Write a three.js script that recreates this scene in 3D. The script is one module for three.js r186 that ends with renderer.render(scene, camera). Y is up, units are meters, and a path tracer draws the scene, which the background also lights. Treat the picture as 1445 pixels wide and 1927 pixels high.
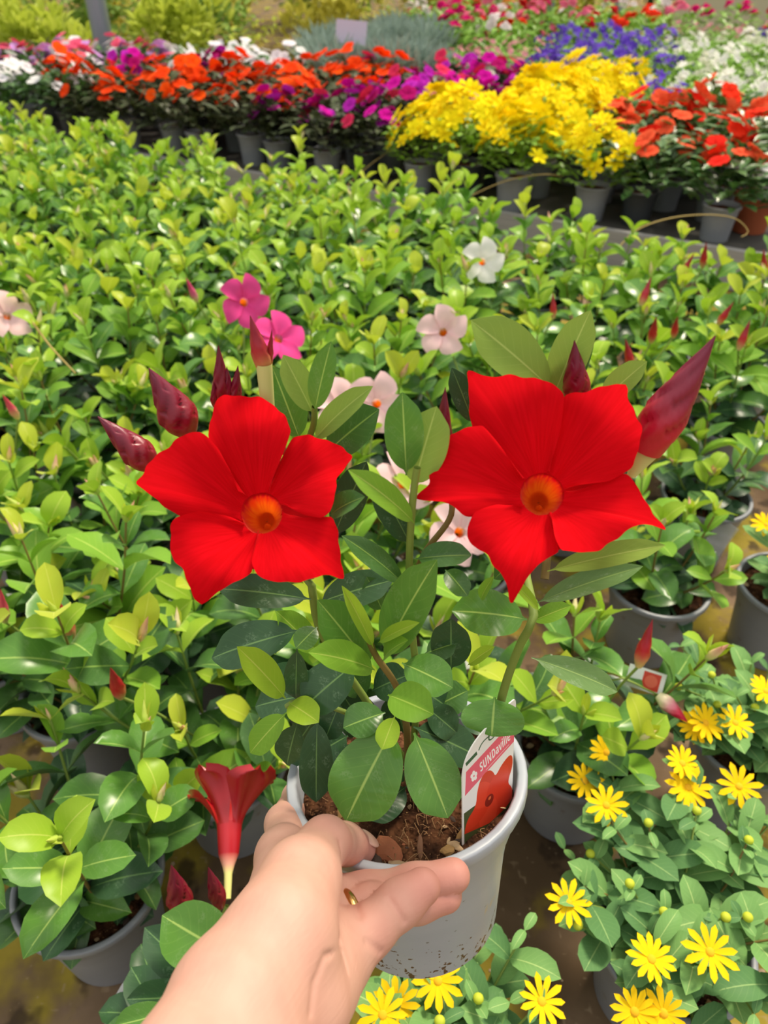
import * as THREE from 'three';
import { mergeGeometries } from 'three/addons/utils/BufferGeometryUtils.js';

// ---------- camera, sky, sun, exposure ----------
const scene = new THREE.Scene();
const camera = new THREE.PerspectiveCamera(69.42, 1445 / 1927, 0.02, 100);
camera.position.set(0, 0.83, 0);
camera.rotation.set(THREE.MathUtils.degToRad(-38), 0, 0);
camera.focus = 0.4;
camera.userData.fStop = 11;
const renderer = new THREE.WebGLRenderer({ antialias: true });
renderer.toneMapping = THREE.LinearToneMapping;
renderer.toneMappingExposure = 1.12;
renderer.shadowMap.enabled = true;
{ // bright overcast sky seen through tunnel film: brighter overhead than at the horizon
  const w = 64, h = 32, d = new Float32Array(w * h * 4);
  for (let y = 0; y < h; y++) for (let x = 0; x < w; x++) {
    const el = Math.max(0, ((y + 0.5) / h - 0.5) * Math.PI), k = (1 + 2 * Math.sin(el)) / 3;
    d.set([1.02 * k, 1.0 * k, 0.96 * k, 1], (y * w + x) * 4);
  }
  const sky = new THREE.DataTexture(d, w, h, THREE.RGBAFormat, THREE.FloatType);
  sky.mapping = THREE.EquirectangularReflectionMapping; sky.magFilter = THREE.LinearFilter; sky.needsUpdate = true;
  scene.background = sky; scene.environment = sky;
  scene.backgroundIntensity = 1.12; scene.environmentIntensity = 1.12;
}
const sun = new THREE.DirectionalLight(0xfff0d8, 3.8);
sun.position.set(1.6, 4.2, -2.4); sun.castShadow = true; sun.shadow.radius = 26;
sun.shadow.mapSize.set(2048, 2048);
Object.assign(sun.shadow.camera, { left: -6, right: 6, top: 6, bottom: -6, near: 0.1, far: 20 });
scene.add(sun);

// ---------- data: places and sizes in metres ----------
const HELD = {"pos":[0.0227,0.3318,-0.2228],"q":[-0.1073,0.0,0.04277,0.99331],"leaves":[[-0.0031,0.1678,0.0205,-0.0311,0.1308,0.0477,0.0361,"M",0.1,0.5],[0.0073,0.1619,0.0194,0.0219,0.1278,0.0465,0.0281,"M",0.12,0.5],[-0.0016,0.18,0.0263,-0.0089,0.1704,0.0395,0.0119,"L",0.1,0.3],[-0.0037,0.1974,0.0304,0.0183,0.1967,0.046,0.0193,"ML",0.25,0.5],[-0.0573,0.1924,0.0222,-0.071,0.2396,0.0405,0.0151,"L",0.15,0.3],[-0.055,0.192,0.0254,-0.0383,0.1917,0.041,0.0147,"L",0.2,0.5],[-0.0577,0.1844,0.0236,-0.0795,0.1628,0.0282,0.015,"LM",0.1,0.4],[-0.0193,0.208,0.0169,-0.0479,0.19,0.0281,0.0239,"D",0.1,0.5],[-0.0465,0.2247,0.0086,-0.0964,0.2091,0.0063,0.0232,"D",0.1,0.5],[-0.0341,0.2402,0.0296,-0.0437,0.2362,0.0401,0.0111,"MD",0.05,0.3],[-0.0466,0.2248,0.0237,-0.0528,0.1886,0.0182,0.0124,"D",0.1,0.3],[-0.0447,0.169,0.0109,-0.0498,0.122,0.0256,0.0184,"D",0.08,0.4],[-0.031,0.1448,-0.0001,-0.0492,0.1374,0.005,0.0218,"D",0.1,0.4],[-0.0316,0.1747,0.0057,-0.0422,0.1531,0.011,0.0152,"D",0.1,0.3],[-0.0072,0.1733,0.0153,-0.0293,0.1726,0.0244,0.0185,"MD",0.1,0.4],[-0.0114,0.2067,0.0199,-0.031,0.2597,0.0365,0.0215,"M",0.1,0.2],[-0.0092,0.2111,0.0275,-0.0359,0.2419,0.0519,0.0156,"LM",0.25,0.5],[-0.0082,0.2272,0.0315,-0.0177,0.2725,0.0466,0.0073,"L",0.3,0.3],[-0.0041,0.2152,0.0222,0.0246,0.2838,0.0495,0.0226,"M",0.12,0.3],[-0.0054,0.2316,0.0336,0.0151,0.253,0.0504,0.0068,"L",0.3,0.4],[-0.0041,0.218,0.0282,0.0093,0.2427,0.0486,0.01,"LM",0.3,0.4],[0.0039,0.2029,0.0126,0.0291,0.1936,0.0235,0.0208,"M",0.12,0.6],[0.0298,0.1826,-0.0052,0.0311,0.2202,0.0004,0.0216,"D",0.08,0.2],[0.0384,0.192,0.0037,0.0518,0.2111,0.0147,0.0072,"L",0.15,0.3],[0.0665,0.2335,0.0252,0.0303,0.2448,0.0305,0.0233,"M",0.12,0.5],[0.0509,0.1811,0.0176,0.0474,0.166,0.0299,0.032,"M",0.18,0.6],[0.0066,0.1495,0.001,0.0436,0.1156,-0.0077,0.0239,"D",0.08,0.3],[-0.0002,0.1106,0.0068,-0.0227,0.1106,0.0293,0.0193,"D",0.08,0.4],[0.0708,0.2436,0.0267,0.1167,0.2645,0.0347,0.0113,"G",0.2,0.5],[0.0749,0.2627,0.0302,0.1249,0.2761,0.0373,0.011,"U",0.2,0.4],[0.0693,0.2077,0.0212,0.113,0.1834,0.022,0.014,"G",0.2,0.5],[-0.0234,0.2773,0.0087,-0.0037,0.3154,0.0102,0.0164,"D",0.1,0.2],[-0.0209,0.2985,0.0291,-0.0039,0.3115,0.0406,0.0106,"MD",0.3,0.6],[-0.0355,0.3213,-0.0076,-0.0429,0.3587,-0.0046,0.0182,"M",0.1,0.2],[-0.0248,0.3402,0.0124,-0.0338,0.3683,0.0158,0.0123,"U",0.15,0.3],[-0.0235,0.3429,0.0173,-0.0118,0.3747,0.0266,0.0106,"M",0.15,0.3],[-0.0279,0.3241,0.0018,0.0028,0.3525,0.0185,0.0118,"U",0.2,0.5],[-0.0239,0.3152,-0.0034,0.0041,0.3387,0.0076,0.0205,"MD",0.1,0.3],[0.016,0.2967,0.0394,-0.0085,0.3295,0.0535,0.0105,"LM",0.2,0.6],[0.0133,0.2778,0.0234,0.0,0.3168,0.0327,0.0146,"D",0.1,0.3],[0.0141,0.3164,0.0327,0.0151,0.3545,0.0374,0.0162,"M",0.1,0.2],[0.0167,0.3102,0.0321,0.0287,0.3456,0.0315,0.0197,"U",0.1,0.3],[0.0826,0.338,-0.002,0.046,0.3743,0.007,0.0223,"U",0.12,0.3],[0.0837,0.3326,-0.0072,0.0963,0.3743,0.007,0.0169,"U",0.15,0.3],[0.086,0.3282,-0.0122,0.098,0.3678,-0.0036,0.0159,"MD",0.1,0.3],[0.1046,0.3297,-0.0028,0.1206,0.351,0.0091,0.0122,"U",0.2,0.4],[0.0468,0.3241,-0.0031,0.0375,0.3527,-0.0004,0.0106,"D",0.1,0.2],[0.0155,0.275,0.0322,0.0401,0.279,0.0394,0.0118,"MD",0.3,0.5],[0.0087,0.2551,0.0207,-0.0169,0.2889,0.0309,0.0113,"MD",0.2,0.6],[0.0284,0.2676,0.0308,0.0374,0.2588,0.0406,0.0101,"MD",0.2,0.9],[-0.0372,0.2486,0.0179,-0.081,0.2591,0.0194,0.0165,"D",0.12,0.4],[-0.0346,0.2444,0.015,0.0034,0.253,0.0126,0.0183,"D",0.1,0.4],[-0.0431,0.1824,0.0007,-0.0726,0.1874,-0.0051,0.0176,"D",0.1,0.3],[-0.023,0.1226,-0.0167,-0.0422,0.0941,-0.0163,0.0229,"D",0.1,0.3],[0.014,0.1562,-0.0075,0.0312,0.1347,-0.008,0.0184,"D",0.1,0.3],[-0.0014,0.1121,-0.0084,0.0097,0.0883,-0.0055,0.0179,"D",0.1,0.3],[-0.0597,0.1519,-0.0055,-0.072,0.1144,-0.0115,0.0188,"D",0.1,0.3],[0.0766,0.2687,0.0078,0.0536,0.2442,0.0036,0.0131,"MD",0.1,0.3],[0.0719,0.2396,0.0276,0.0569,0.2646,0.0381,0.0054,"L",0.2,0.3],[0.0715,0.2203,0.0082,0.0911,0.2292,0.0094,0.0097,"LM",0.2,0.3],[0.0445,0.2475,0.0273,0.0497,0.2668,0.0384,0.0054,"LM",0.3,0.5],[-0.0332,0.1706,-0.0083,-0.022,0.1322,-0.0152,0.0234,"D",0.1,0.3],[-0.0157,0.1658,-0.0125,0.0066,0.1806,-0.0059,0.0209,"D",0.1,0.3],[-0.0196,0.1583,-0.0173,-0.0311,0.1908,-0.0107,0.02,"MD",0.1,0.3],[0.0087,0.1651,-0.0158,0.0264,0.1416,-0.0234,0.0218,"D",0.1,0.3],[-0.0549,0.1679,-0.009,-0.0861,0.1546,-0.0184,0.0203,"D",0.1,0.3],[-0.0305,0.1926,-0.0036,-0.0133,0.2183,0.0002,0.0171,"D",0.1,0.3],[0.0201,0.1422,-0.0233,0.0396,0.1513,-0.0249,0.0208,"MD",0.1,0.3],[-0.0455,0.1511,-0.0188,-0.0663,0.1191,-0.024,0.0205,"D",0.1,0.3],[0.0162,0.1972,-0.002,0.0336,0.2032,-0.0014,0.0142,"MD",0.1,0.3],[-0.0035,0.2338,0.0098,-0.0093,0.2564,0.0131,0.0121,"MD",0.1,0.3],[0.0323,0.135,-0.0211,0.0549,0.1248,-0.026,0.0192,"D",0.1,0.3],[-0.0636,0.204,-0.0012,-0.0826,0.2184,-0.0075,0.0172,"MD",0.1,0.3],[0.0001,0.1303,-0.0154,-0.0036,0.1648,-0.0126,0.0217,"D",0.1,0.2],[-0.0408,0.2021,-0.0014,-0.0589,0.2329,0.0018,0.0152,"LM",0.15,0.3]],"stems":[[[[0.001,0.1134,0.0056],[0.0031,0.1604,0.0095],[-0.0001,0.1917,0.0163],[-0.0084,0.2206,0.0269],[-0.0105,0.2377,0.033]],0.0022],[[[-0.0004,0.128,0.0036],[-0.0183,0.1668,-0.0024],[-0.0369,0.226,0.0088],[-0.0374,0.2572,0.0131],[-0.0606,0.2353,-0.0242],[-0.0565,0.2744,-0.0094]],0.0024],[[[0.0035,0.1154,-0.0047],[0.0103,0.1734,-0.0008],[0.0107,0.2277,0.0167],[0.0117,0.264,0.0261],[0.0165,0.3111,0.0408],[0.0189,0.3236,0.0423]],0.0021],[[[0.0115,0.2516,0.0201],[0.0198,0.2735,0.0241],[0.033,0.2932,0.0245],[0.0313,0.3065,0.0158],[0.0298,0.3123,0.0144]],0.0017],[[[0.0497,0.1189,0.0024],[0.0552,0.1783,0.0138],[0.065,0.2219,0.0235],[0.0694,0.2319,0.0249],[0.0733,0.237,-0.0203],[0.0755,0.2761,-0.0054]],0.0026],[[[0.0756,0.2527,0.0206],[0.0827,0.2796,0.0018],[0.0883,0.3125,-0.004],[0.0925,0.3335,0.0023]],0.002],[[[0.0781,0.2693,0.0198],[0.1017,0.2758,-0.0029],[0.1107,0.2915,0.0083],[0.1137,0.3037,0.0207]],0.0016],[[[0.0021,0.1192,-0.0009],[-0.0184,0.1623,0.0097],[-0.0512,0.1905,0.0219],[-0.0578,0.1872,0.0223]],0.0017],[[[-0.0369,0.2571,0.013],[-0.0387,0.3038,-0.0038],[-0.0447,0.3238,-0.0028],[-0.0467,0.3373,0.0019]],0.002],[[[-0.0484,0.2794,0.0089],[-0.067,0.31,-0.0079],[-0.095,0.3199,-0.0028],[-0.1061,0.3173,0.0008]],0.0015],[[[-0.0443,0.2977,0.0004],[-0.0681,0.3185,-0.0076],[-0.0808,0.3269,-0.0024],[-0.0855,0.3322,0.0025]],0.0015],[[[-0.0388,0.3086,0.0009],[-0.057,0.3231,-0.0074],[-0.0655,0.332,-0.0068],[-0.0663,0.3429,-0.0013]],0.0015],[[[-0.0338,0.3174,-0.0032],[-0.0262,0.3336,0.0071],[-0.0232,0.3454,0.0176]],0.0017]],"buds":[[-0.1046,0.317,0.0017,-0.1223,0.3456,0.0074,0.0155,"dark"],[-0.0844,0.3329,0.0026,-0.0937,0.3659,0.0096,0.0186,"dark"],[-0.0675,0.343,-0.0013,-0.0628,0.3722,0.0057,0.0088,"dark"],[-0.0651,0.3428,-0.0013,-0.0611,0.3626,0.0045,0.0063,"dark"],[-0.0626,0.3426,-0.0013,-0.0561,0.3627,0.0045,0.0063,"dark"],[-0.0708,0.3439,0.0007,-0.0678,0.3568,0.0057,0.0039,"dark"],[-0.0449,0.3607,0.0043,-0.0459,0.3847,0.0111,0.0084,"tip"],[-0.0438,0.3596,0.0003,-0.0385,0.3774,0.0063,0.0038,"tip"],[0.0928,0.3322,0.0022,0.0892,0.3627,0.0097,0.0124,"dark"],[0.0985,0.3321,-0.0007,0.0958,0.3473,0.0047,0.0039,"dark"],[0.1173,0.3174,0.0237,0.1379,0.3659,0.0345,0.0192,"two"],[0.0297,0.3113,0.0144,0.0331,0.3505,0.022,0.0101,"dark"]],"tubes":[[-0.0469,0.336,0.0018,-0.0444,0.3629,0.0055,0.003,0.0036],[0.1133,0.3032,0.0207,0.1184,0.3193,0.0239,0.002,0.0076]],"flowers":[{"c":[-0.0489,0.3119,0.0444],"x":[0.9933,-0.0661,-0.0943],"y":[0.0003,0.8205,-0.5716],"z":[0.1152,0.5678,0.8151],"petals":[[[-0.0098,0.011],[-0.0163,0.0229],[-0.0208,0.034],[-0.0188,0.042],[-0.0169,0.0502],[-0.0103,0.0506],[-0.0016,0.05],[0.0062,0.0473],[0.0121,0.0406],[0.0153,0.0322],[0.0118,0.0233],[0.004,0.0121]],[[0.004,0.0112],[0.0096,0.0216],[0.0157,0.0307],[0.0231,0.0311],[0.0318,0.0278],[0.0412,0.0226],[0.0383,0.0175],[0.0339,0.0105],[0.0322,0.0026],[0.0306,-0.0035],[0.0257,-0.0057],[0.0181,-0.0028],[0.0118,0.0024],[0.008,0.0039]],[[0.0078,-0.0005],[0.0147,-0.0018],[0.0223,-0.0052],[0.0301,-0.0052],[0.0332,-0.0115],[0.0331,-0.0203],[0.0348,-0.0314],[0.0288,-0.0299],[0.0193,-0.0315],[0.0116,-0.0323],[0.0041,-0.031],[-0.0017,-0.0277],[-0.0036,-0.0216],[-0.0006,-0.0079]],[[-0.001,-0.0079],[-0.0029,-0.019],[-0.0042,-0.0267],[-0.0111,-0.0305],[-0.0179,-0.0335],[-0.0259,-0.0393],[-0.0287,-0.0328],[-0.0327,-0.0233],[-0.0371,-0.0162],[-0.0365,-0.0068],[-0.0339,-0.0026],[-0.0238,-0.0005],[-0.0128,-0.002],[-0.006,-0.0054]],[[-0.0085,-0.0022],[-0.0204,-0.0016],[-0.0314,-0.0019],[-0.0389,0.0029],[-0.0456,0.0089],[-0.051,0.0145],[-0.0471,0.0218],[-0.0411,0.0268],[-0.0324,0.0318],[-0.0229,0.0336],[-0.0154,0.0256],[-0.009,0.0092]]],"thr":0.0092},{"c":[0.0698,0.3133,0.0489],"x":[0.974,-0.1262,0.1879],"y":[0.2095,0.8168,-0.5375],"z":[-0.0857,0.5629,0.8221],"petals":[[[-0.0082,0.0056],[-0.0208,0.0132],[-0.0323,0.0221],[-0.0372,0.0466],[-0.0278,0.0456],[-0.0171,0.047],[-0.0081,0.0458],[-0.0008,0.0424],[0.0031,0.0392],[0.0037,0.024],[0.001,0.0097]],[[0.001,0.0097],[0.0032,0.024],[0.0036,0.0395],[0.0117,0.0426],[0.0217,0.0472],[0.0286,0.0497],[0.0288,0.0429],[0.0323,0.0362],[0.035,0.0275],[0.0348,0.0195],[0.0328,0.0122],[0.0259,0.0069],[0.0186,0.0053],[0.0084,0.0036]],[[0.0086,0.0016],[0.0204,0.0055],[0.0302,0.0101],[0.0351,0.0078],[0.0415,-0.0012],[0.0496,-0.01],[0.0432,-0.0096],[0.0352,-0.0116],[0.0302,-0.0171],[0.0243,-0.0222],[0.0171,-0.0241],[0.0096,-0.0242],[0.0063,-0.0183],[0.0044,-0.0078]],[[0.0044,-0.0078],[0.0069,-0.0172],[0.0088,-0.0243],[0.0044,-0.0282],[-0.0014,-0.0348],[-0.007,-0.0476],[-0.0114,-0.0391],[-0.0192,-0.0305],[-0.0265,-0.0265],[-0.0288,-0.0199],[-0.0262,-0.0136],[-0.0181,-0.0086],[-0.0066,-0.0072]],[[-0.0077,-0.0063],[-0.0185,-0.0126],[-0.0299,-0.0151],[-0.0374,-0.011],[-0.052,-0.0098],[-0.0476,-0.0021],[-0.0467,0.0061],[-0.042,0.0159],[-0.0347,0.0213],[-0.0279,0.0226],[-0.0191,0.0154],[-0.009,0.0045]]],"thr":0.0092}],"tag":{"o":[0.0286,0.106,0.0424],"x":[0.7387,0.0,-0.674],"w":0.0413,"px":{"tip":[0.0481,0.0677],"tr":[0.0458,0.0572],"br":[0.0427,0.003],"tl":[0.0061,0.0568],"l2":[0.0036,0.0478],"bl":[-0.0014,-0.0021],"cur":[0.0182,0.0645],"band":[[0.0034,0.0305],[0.0051,0.046],[0.0467,0.0559],[0.0447,0.0407]],"pic":[[0.0011,-0.0022],[0.0019,0.019],[0.0123,0.0178],[0.0168,0.0336],[0.0296,0.0295],[0.0431,0.0268],[0.0359,0.0099],[0.0418,0.0037],[0.0413,-0.0]]}}};
const HAND = {"arm":[[-0.0654,0.5445,-0.0409,0.0205],[-0.0651,0.5359,-0.0748,0.0198],[-0.0598,0.5266,-0.1005,0.0188]],"arm2":[[-0.0494,0.5376,-0.0418,0.0205],[-0.0481,0.5236,-0.0779,0.0195],[-0.0413,0.5061,-0.1073,0.0185]],"palm_index":[[-0.0549,0.517,-0.1108,0.0185],[-0.0503,0.491,-0.1438,0.0145],[-0.0499,0.4663,-0.1854,0.0118]],"palm_middle":[[-0.0419,0.5048,-0.1114,0.018],[-0.0376,0.4846,-0.1388,0.015],[-0.033,0.4684,-0.1642,0.0118]],"palm_ring":[[-0.036,0.5009,-0.1109,0.0175],[-0.0312,0.483,-0.1299,0.0145],[-0.0265,0.465,-0.1501,0.0114]],"palm_pinky":[[-0.0336,0.5007,-0.1082,0.0165],[-0.0285,0.4881,-0.1187,0.0142],[-0.0204,0.4773,-0.1318,0.0118]],"thenar":[[-0.0486,0.5274,-0.1037,0.018],[-0.0397,0.5222,-0.1276,0.0172],[-0.0358,0.5096,-0.1533,0.0138]],"thumb":[[-0.0397,0.5222,-0.1276,0.0165],[-0.0358,0.5096,-0.1533,0.0132],[-0.0278,0.4915,-0.1797,0.0108],[-0.0203,0.4628,-0.1938,0.0096],[-0.0125,0.4491,-0.1984,0.0082]],"index":[[-0.0499,0.4663,-0.1854,0.0116],[-0.0559,0.4366,-0.2193,0.01],[-0.0543,0.4024,-0.256,0.0088],[-0.04,0.3888,-0.2835,0.0078]],"middle":[[-0.032,0.4676,-0.1636,0.0116],[-0.0091,0.4536,-0.173,0.0096],[0.0151,0.4607,-0.1743,0.009],[0.0342,0.4615,-0.1781,0.0086]],"ring":[[-0.0272,0.4686,-0.1517,0.011],[-0.0068,0.4621,-0.1631,0.0096],[0.0164,0.4544,-0.1685,0.009],[0.0305,0.4538,-0.1718,0.0082]],"pinky":[[-0.02,0.4766,-0.1325,0.0116],[-0.0069,0.4741,-0.1471,0.0107],[0.0073,0.4726,-0.1599,0.0101],[0.018,0.4736,-0.167,0.0088]]};
const CREASE = [[[-0.0175,0.5065,-0.1304],[-0.0219,0.5298,-0.1151],[-0.0252,0.5296,-0.1063],[-0.0261,0.527,-0.0979]],[[-0.0075,0.487,-0.1374],[-0.0043,0.4836,-0.1366],[-0.0015,0.4793,-0.1362]],[[0.0028,0.4841,-0.1561],[0.0056,0.4832,-0.1523],[0.009,0.4792,-0.149]],[[-0.0173,0.5189,-0.1262],[-0.0164,0.5073,-0.1257],[-0.0144,0.5064,-0.1195]],[[-0.02,0.5031,-0.173],[-0.0192,0.5019,-0.1706],[-0.0189,0.5011,-0.1676]],[[-0.0133,0.4798,-0.1567],[-0.012,0.4852,-0.1515],[-0.011,0.4867,-0.1485]]]; // lines of the skin creases on palm and fingers
const BED = {"plants":[[0.132,-2.089,1,5],[-0.157,-2.267,1,7],[-0.317,-2.346,1,8],[-0.6,-2.546,1,10],[-0.946,-2.731,1,12],[-1.074,-2.819,1,13],[-1.246,-2.892,1,14],[-1.386,-2.993,1,15],[-1.536,-3.058,1,16],[-1.68,-3.162,1,17],[-1.854,-3.28,1,18],[0.82,-1.473,2,0],[0.653,-1.587,2,1],[0.521,-1.677,2,2],[0.383,-1.761,2,3],[0.194,-1.844,2,4],[0.056,-1.928,2,5],[-0.11,-2.029,2,6],[-0.261,-2.114,2,7],[-0.403,-2.2,2,8],[-0.55,-2.296,2,9],[-0.724,-2.388,2,10],[-0.867,-2.459,2,11],[-1.025,-2.569,2,12],[-1.156,-2.647,2,13],[-1.32,-2.737,2,14],[-1.484,-2.826,2,15],[-1.644,-2.92,2,16],[0.726,-1.331,3,0],[0.573,-1.423,3,1],[0.451,-1.52,3,2],[0.274,-1.601,3,3],[0.127,-1.685,3,4],[-0.028,-1.805,3,5],[-0.18,-1.886,3,6],[-0.317,-1.97,3,7],[-0.481,-2.063,3,8],[-0.627,-2.156,3,9],[-0.797,-2.239,3,10],[-0.96,-2.324,3,11],[-1.107,-2.396,3,12],[-1.242,-2.498,3,13],[-1.406,-2.593,3,14],[0.633,-1.174,4,0],[0.498,-1.274,4,1],[0.352,-1.366,4,2],[0.171,-1.468,4,3],[0.007,-1.539,4,4],[-0.121,-1.644,4,5],[-0.293,-1.733,4,6],[-0.423,-1.817,4,7],[-0.6,-1.913,4,8],[-0.729,-1.989,4,9],[-0.88,-2.07,4,10],[-1.038,-2.178,4,11],[-1.214,-2.256,4,12],[-1.335,-2.34,4,13],[0.403,-1.117,5,1],[0.239,-1.21,5,2],[0.087,-1.286,5,3],[-0.052,-1.392,5,4],[-0.218,-1.497,5,5],[-0.365,-1.554,5,6],[-0.511,-1.639,5,7],[-0.678,-1.755,5,8],[-0.825,-1.825,5,9],[-0.987,-1.949,5,10],[-1.134,-2.016,5,11],[0.307,-0.988,6,1],[0.165,-1.062,6,2],[0.002,-1.149,6,3],[-0.161,-1.25,6,4],[-0.29,-1.31,6,5],[-0.446,-1.404,6,6],[-0.618,-1.492,6,7],[-0.767,-1.592,6,8],[-0.909,-1.678,6,9],[-1.066,-1.761,6,10],[-0.097,-1.0,7,3],[-0.243,-1.082,7,4],[-0.398,-1.181,7,5],[-0.522,-1.27,7,6],[-0.679,-1.362,7,7],[-0.865,-1.45,7,8],[-0.033,-0.747,8,2],[-0.157,-0.842,8,3],[-0.342,-0.918,8,4],[-0.485,-1.024,8,5],[-0.641,-1.135,8,6],[-0.779,-1.18,8,7],[0.038,-0.523,9,1],[-0.093,-0.595,9,2],[-0.255,-0.668,9,3],[-0.425,-0.789,9,4],[-0.55,-0.872,9,5],[-0.353,-0.551,10,3],[-0.501,-0.634,10,4]],"spec":[["A",-0.281,-0.34],["B",-0.175,-0.469],["C",0.216,-0.486],["E",0.516,-0.949],["F",0.38,-0.746],["G",0.112,-0.784]],"extra":[[79,-0.225,0.36,-1.156,"pink"],[78,-0.154,0.36,-1.027,"pink"],[46,0.19,0.34,-1.407,"white"],[69,0.091,0.34,-1.09,"pale"],[84,-0.012,0.33,-0.882,"pale"],[84,0.026,0.3,-0.741,"pale"],[102,0.094,0.26,-0.691,"pale"],[85,-0.06,0.32,-0.895,"pale"],[88,-0.629,0.33,-1.18,"pale"],[29,0.58,0.33,-1.406,"red"],[29,0.634,0.33,-1.466,"red"],[44,0.466,0.33,-1.278,"red"],[68,0.37,0.33,-1.03,"red"],[57,0.471,0.33,-1.126,"red"],[43,0.572,0.33,-1.18,"red"],[28,0.734,0.33,-1.421,"red"],[58,0.289,0.33,-1.213,"red"],[72,-0.344,0.33,-1.285,"pinkbud"],[95,-0.316,0.3,-0.511,"red"],[98,-0.241,0.3,-0.429,"red"],[95,-0.382,0.3,-0.526,"redpink"],[99,0.248,0.3,-0.476,"red"],[43,0.571,0.33,-1.096,"red"],[57,0.433,0.33,-1.116,"red"],[94,-0.502,0.33,-0.87,"redpink"]]};
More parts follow.
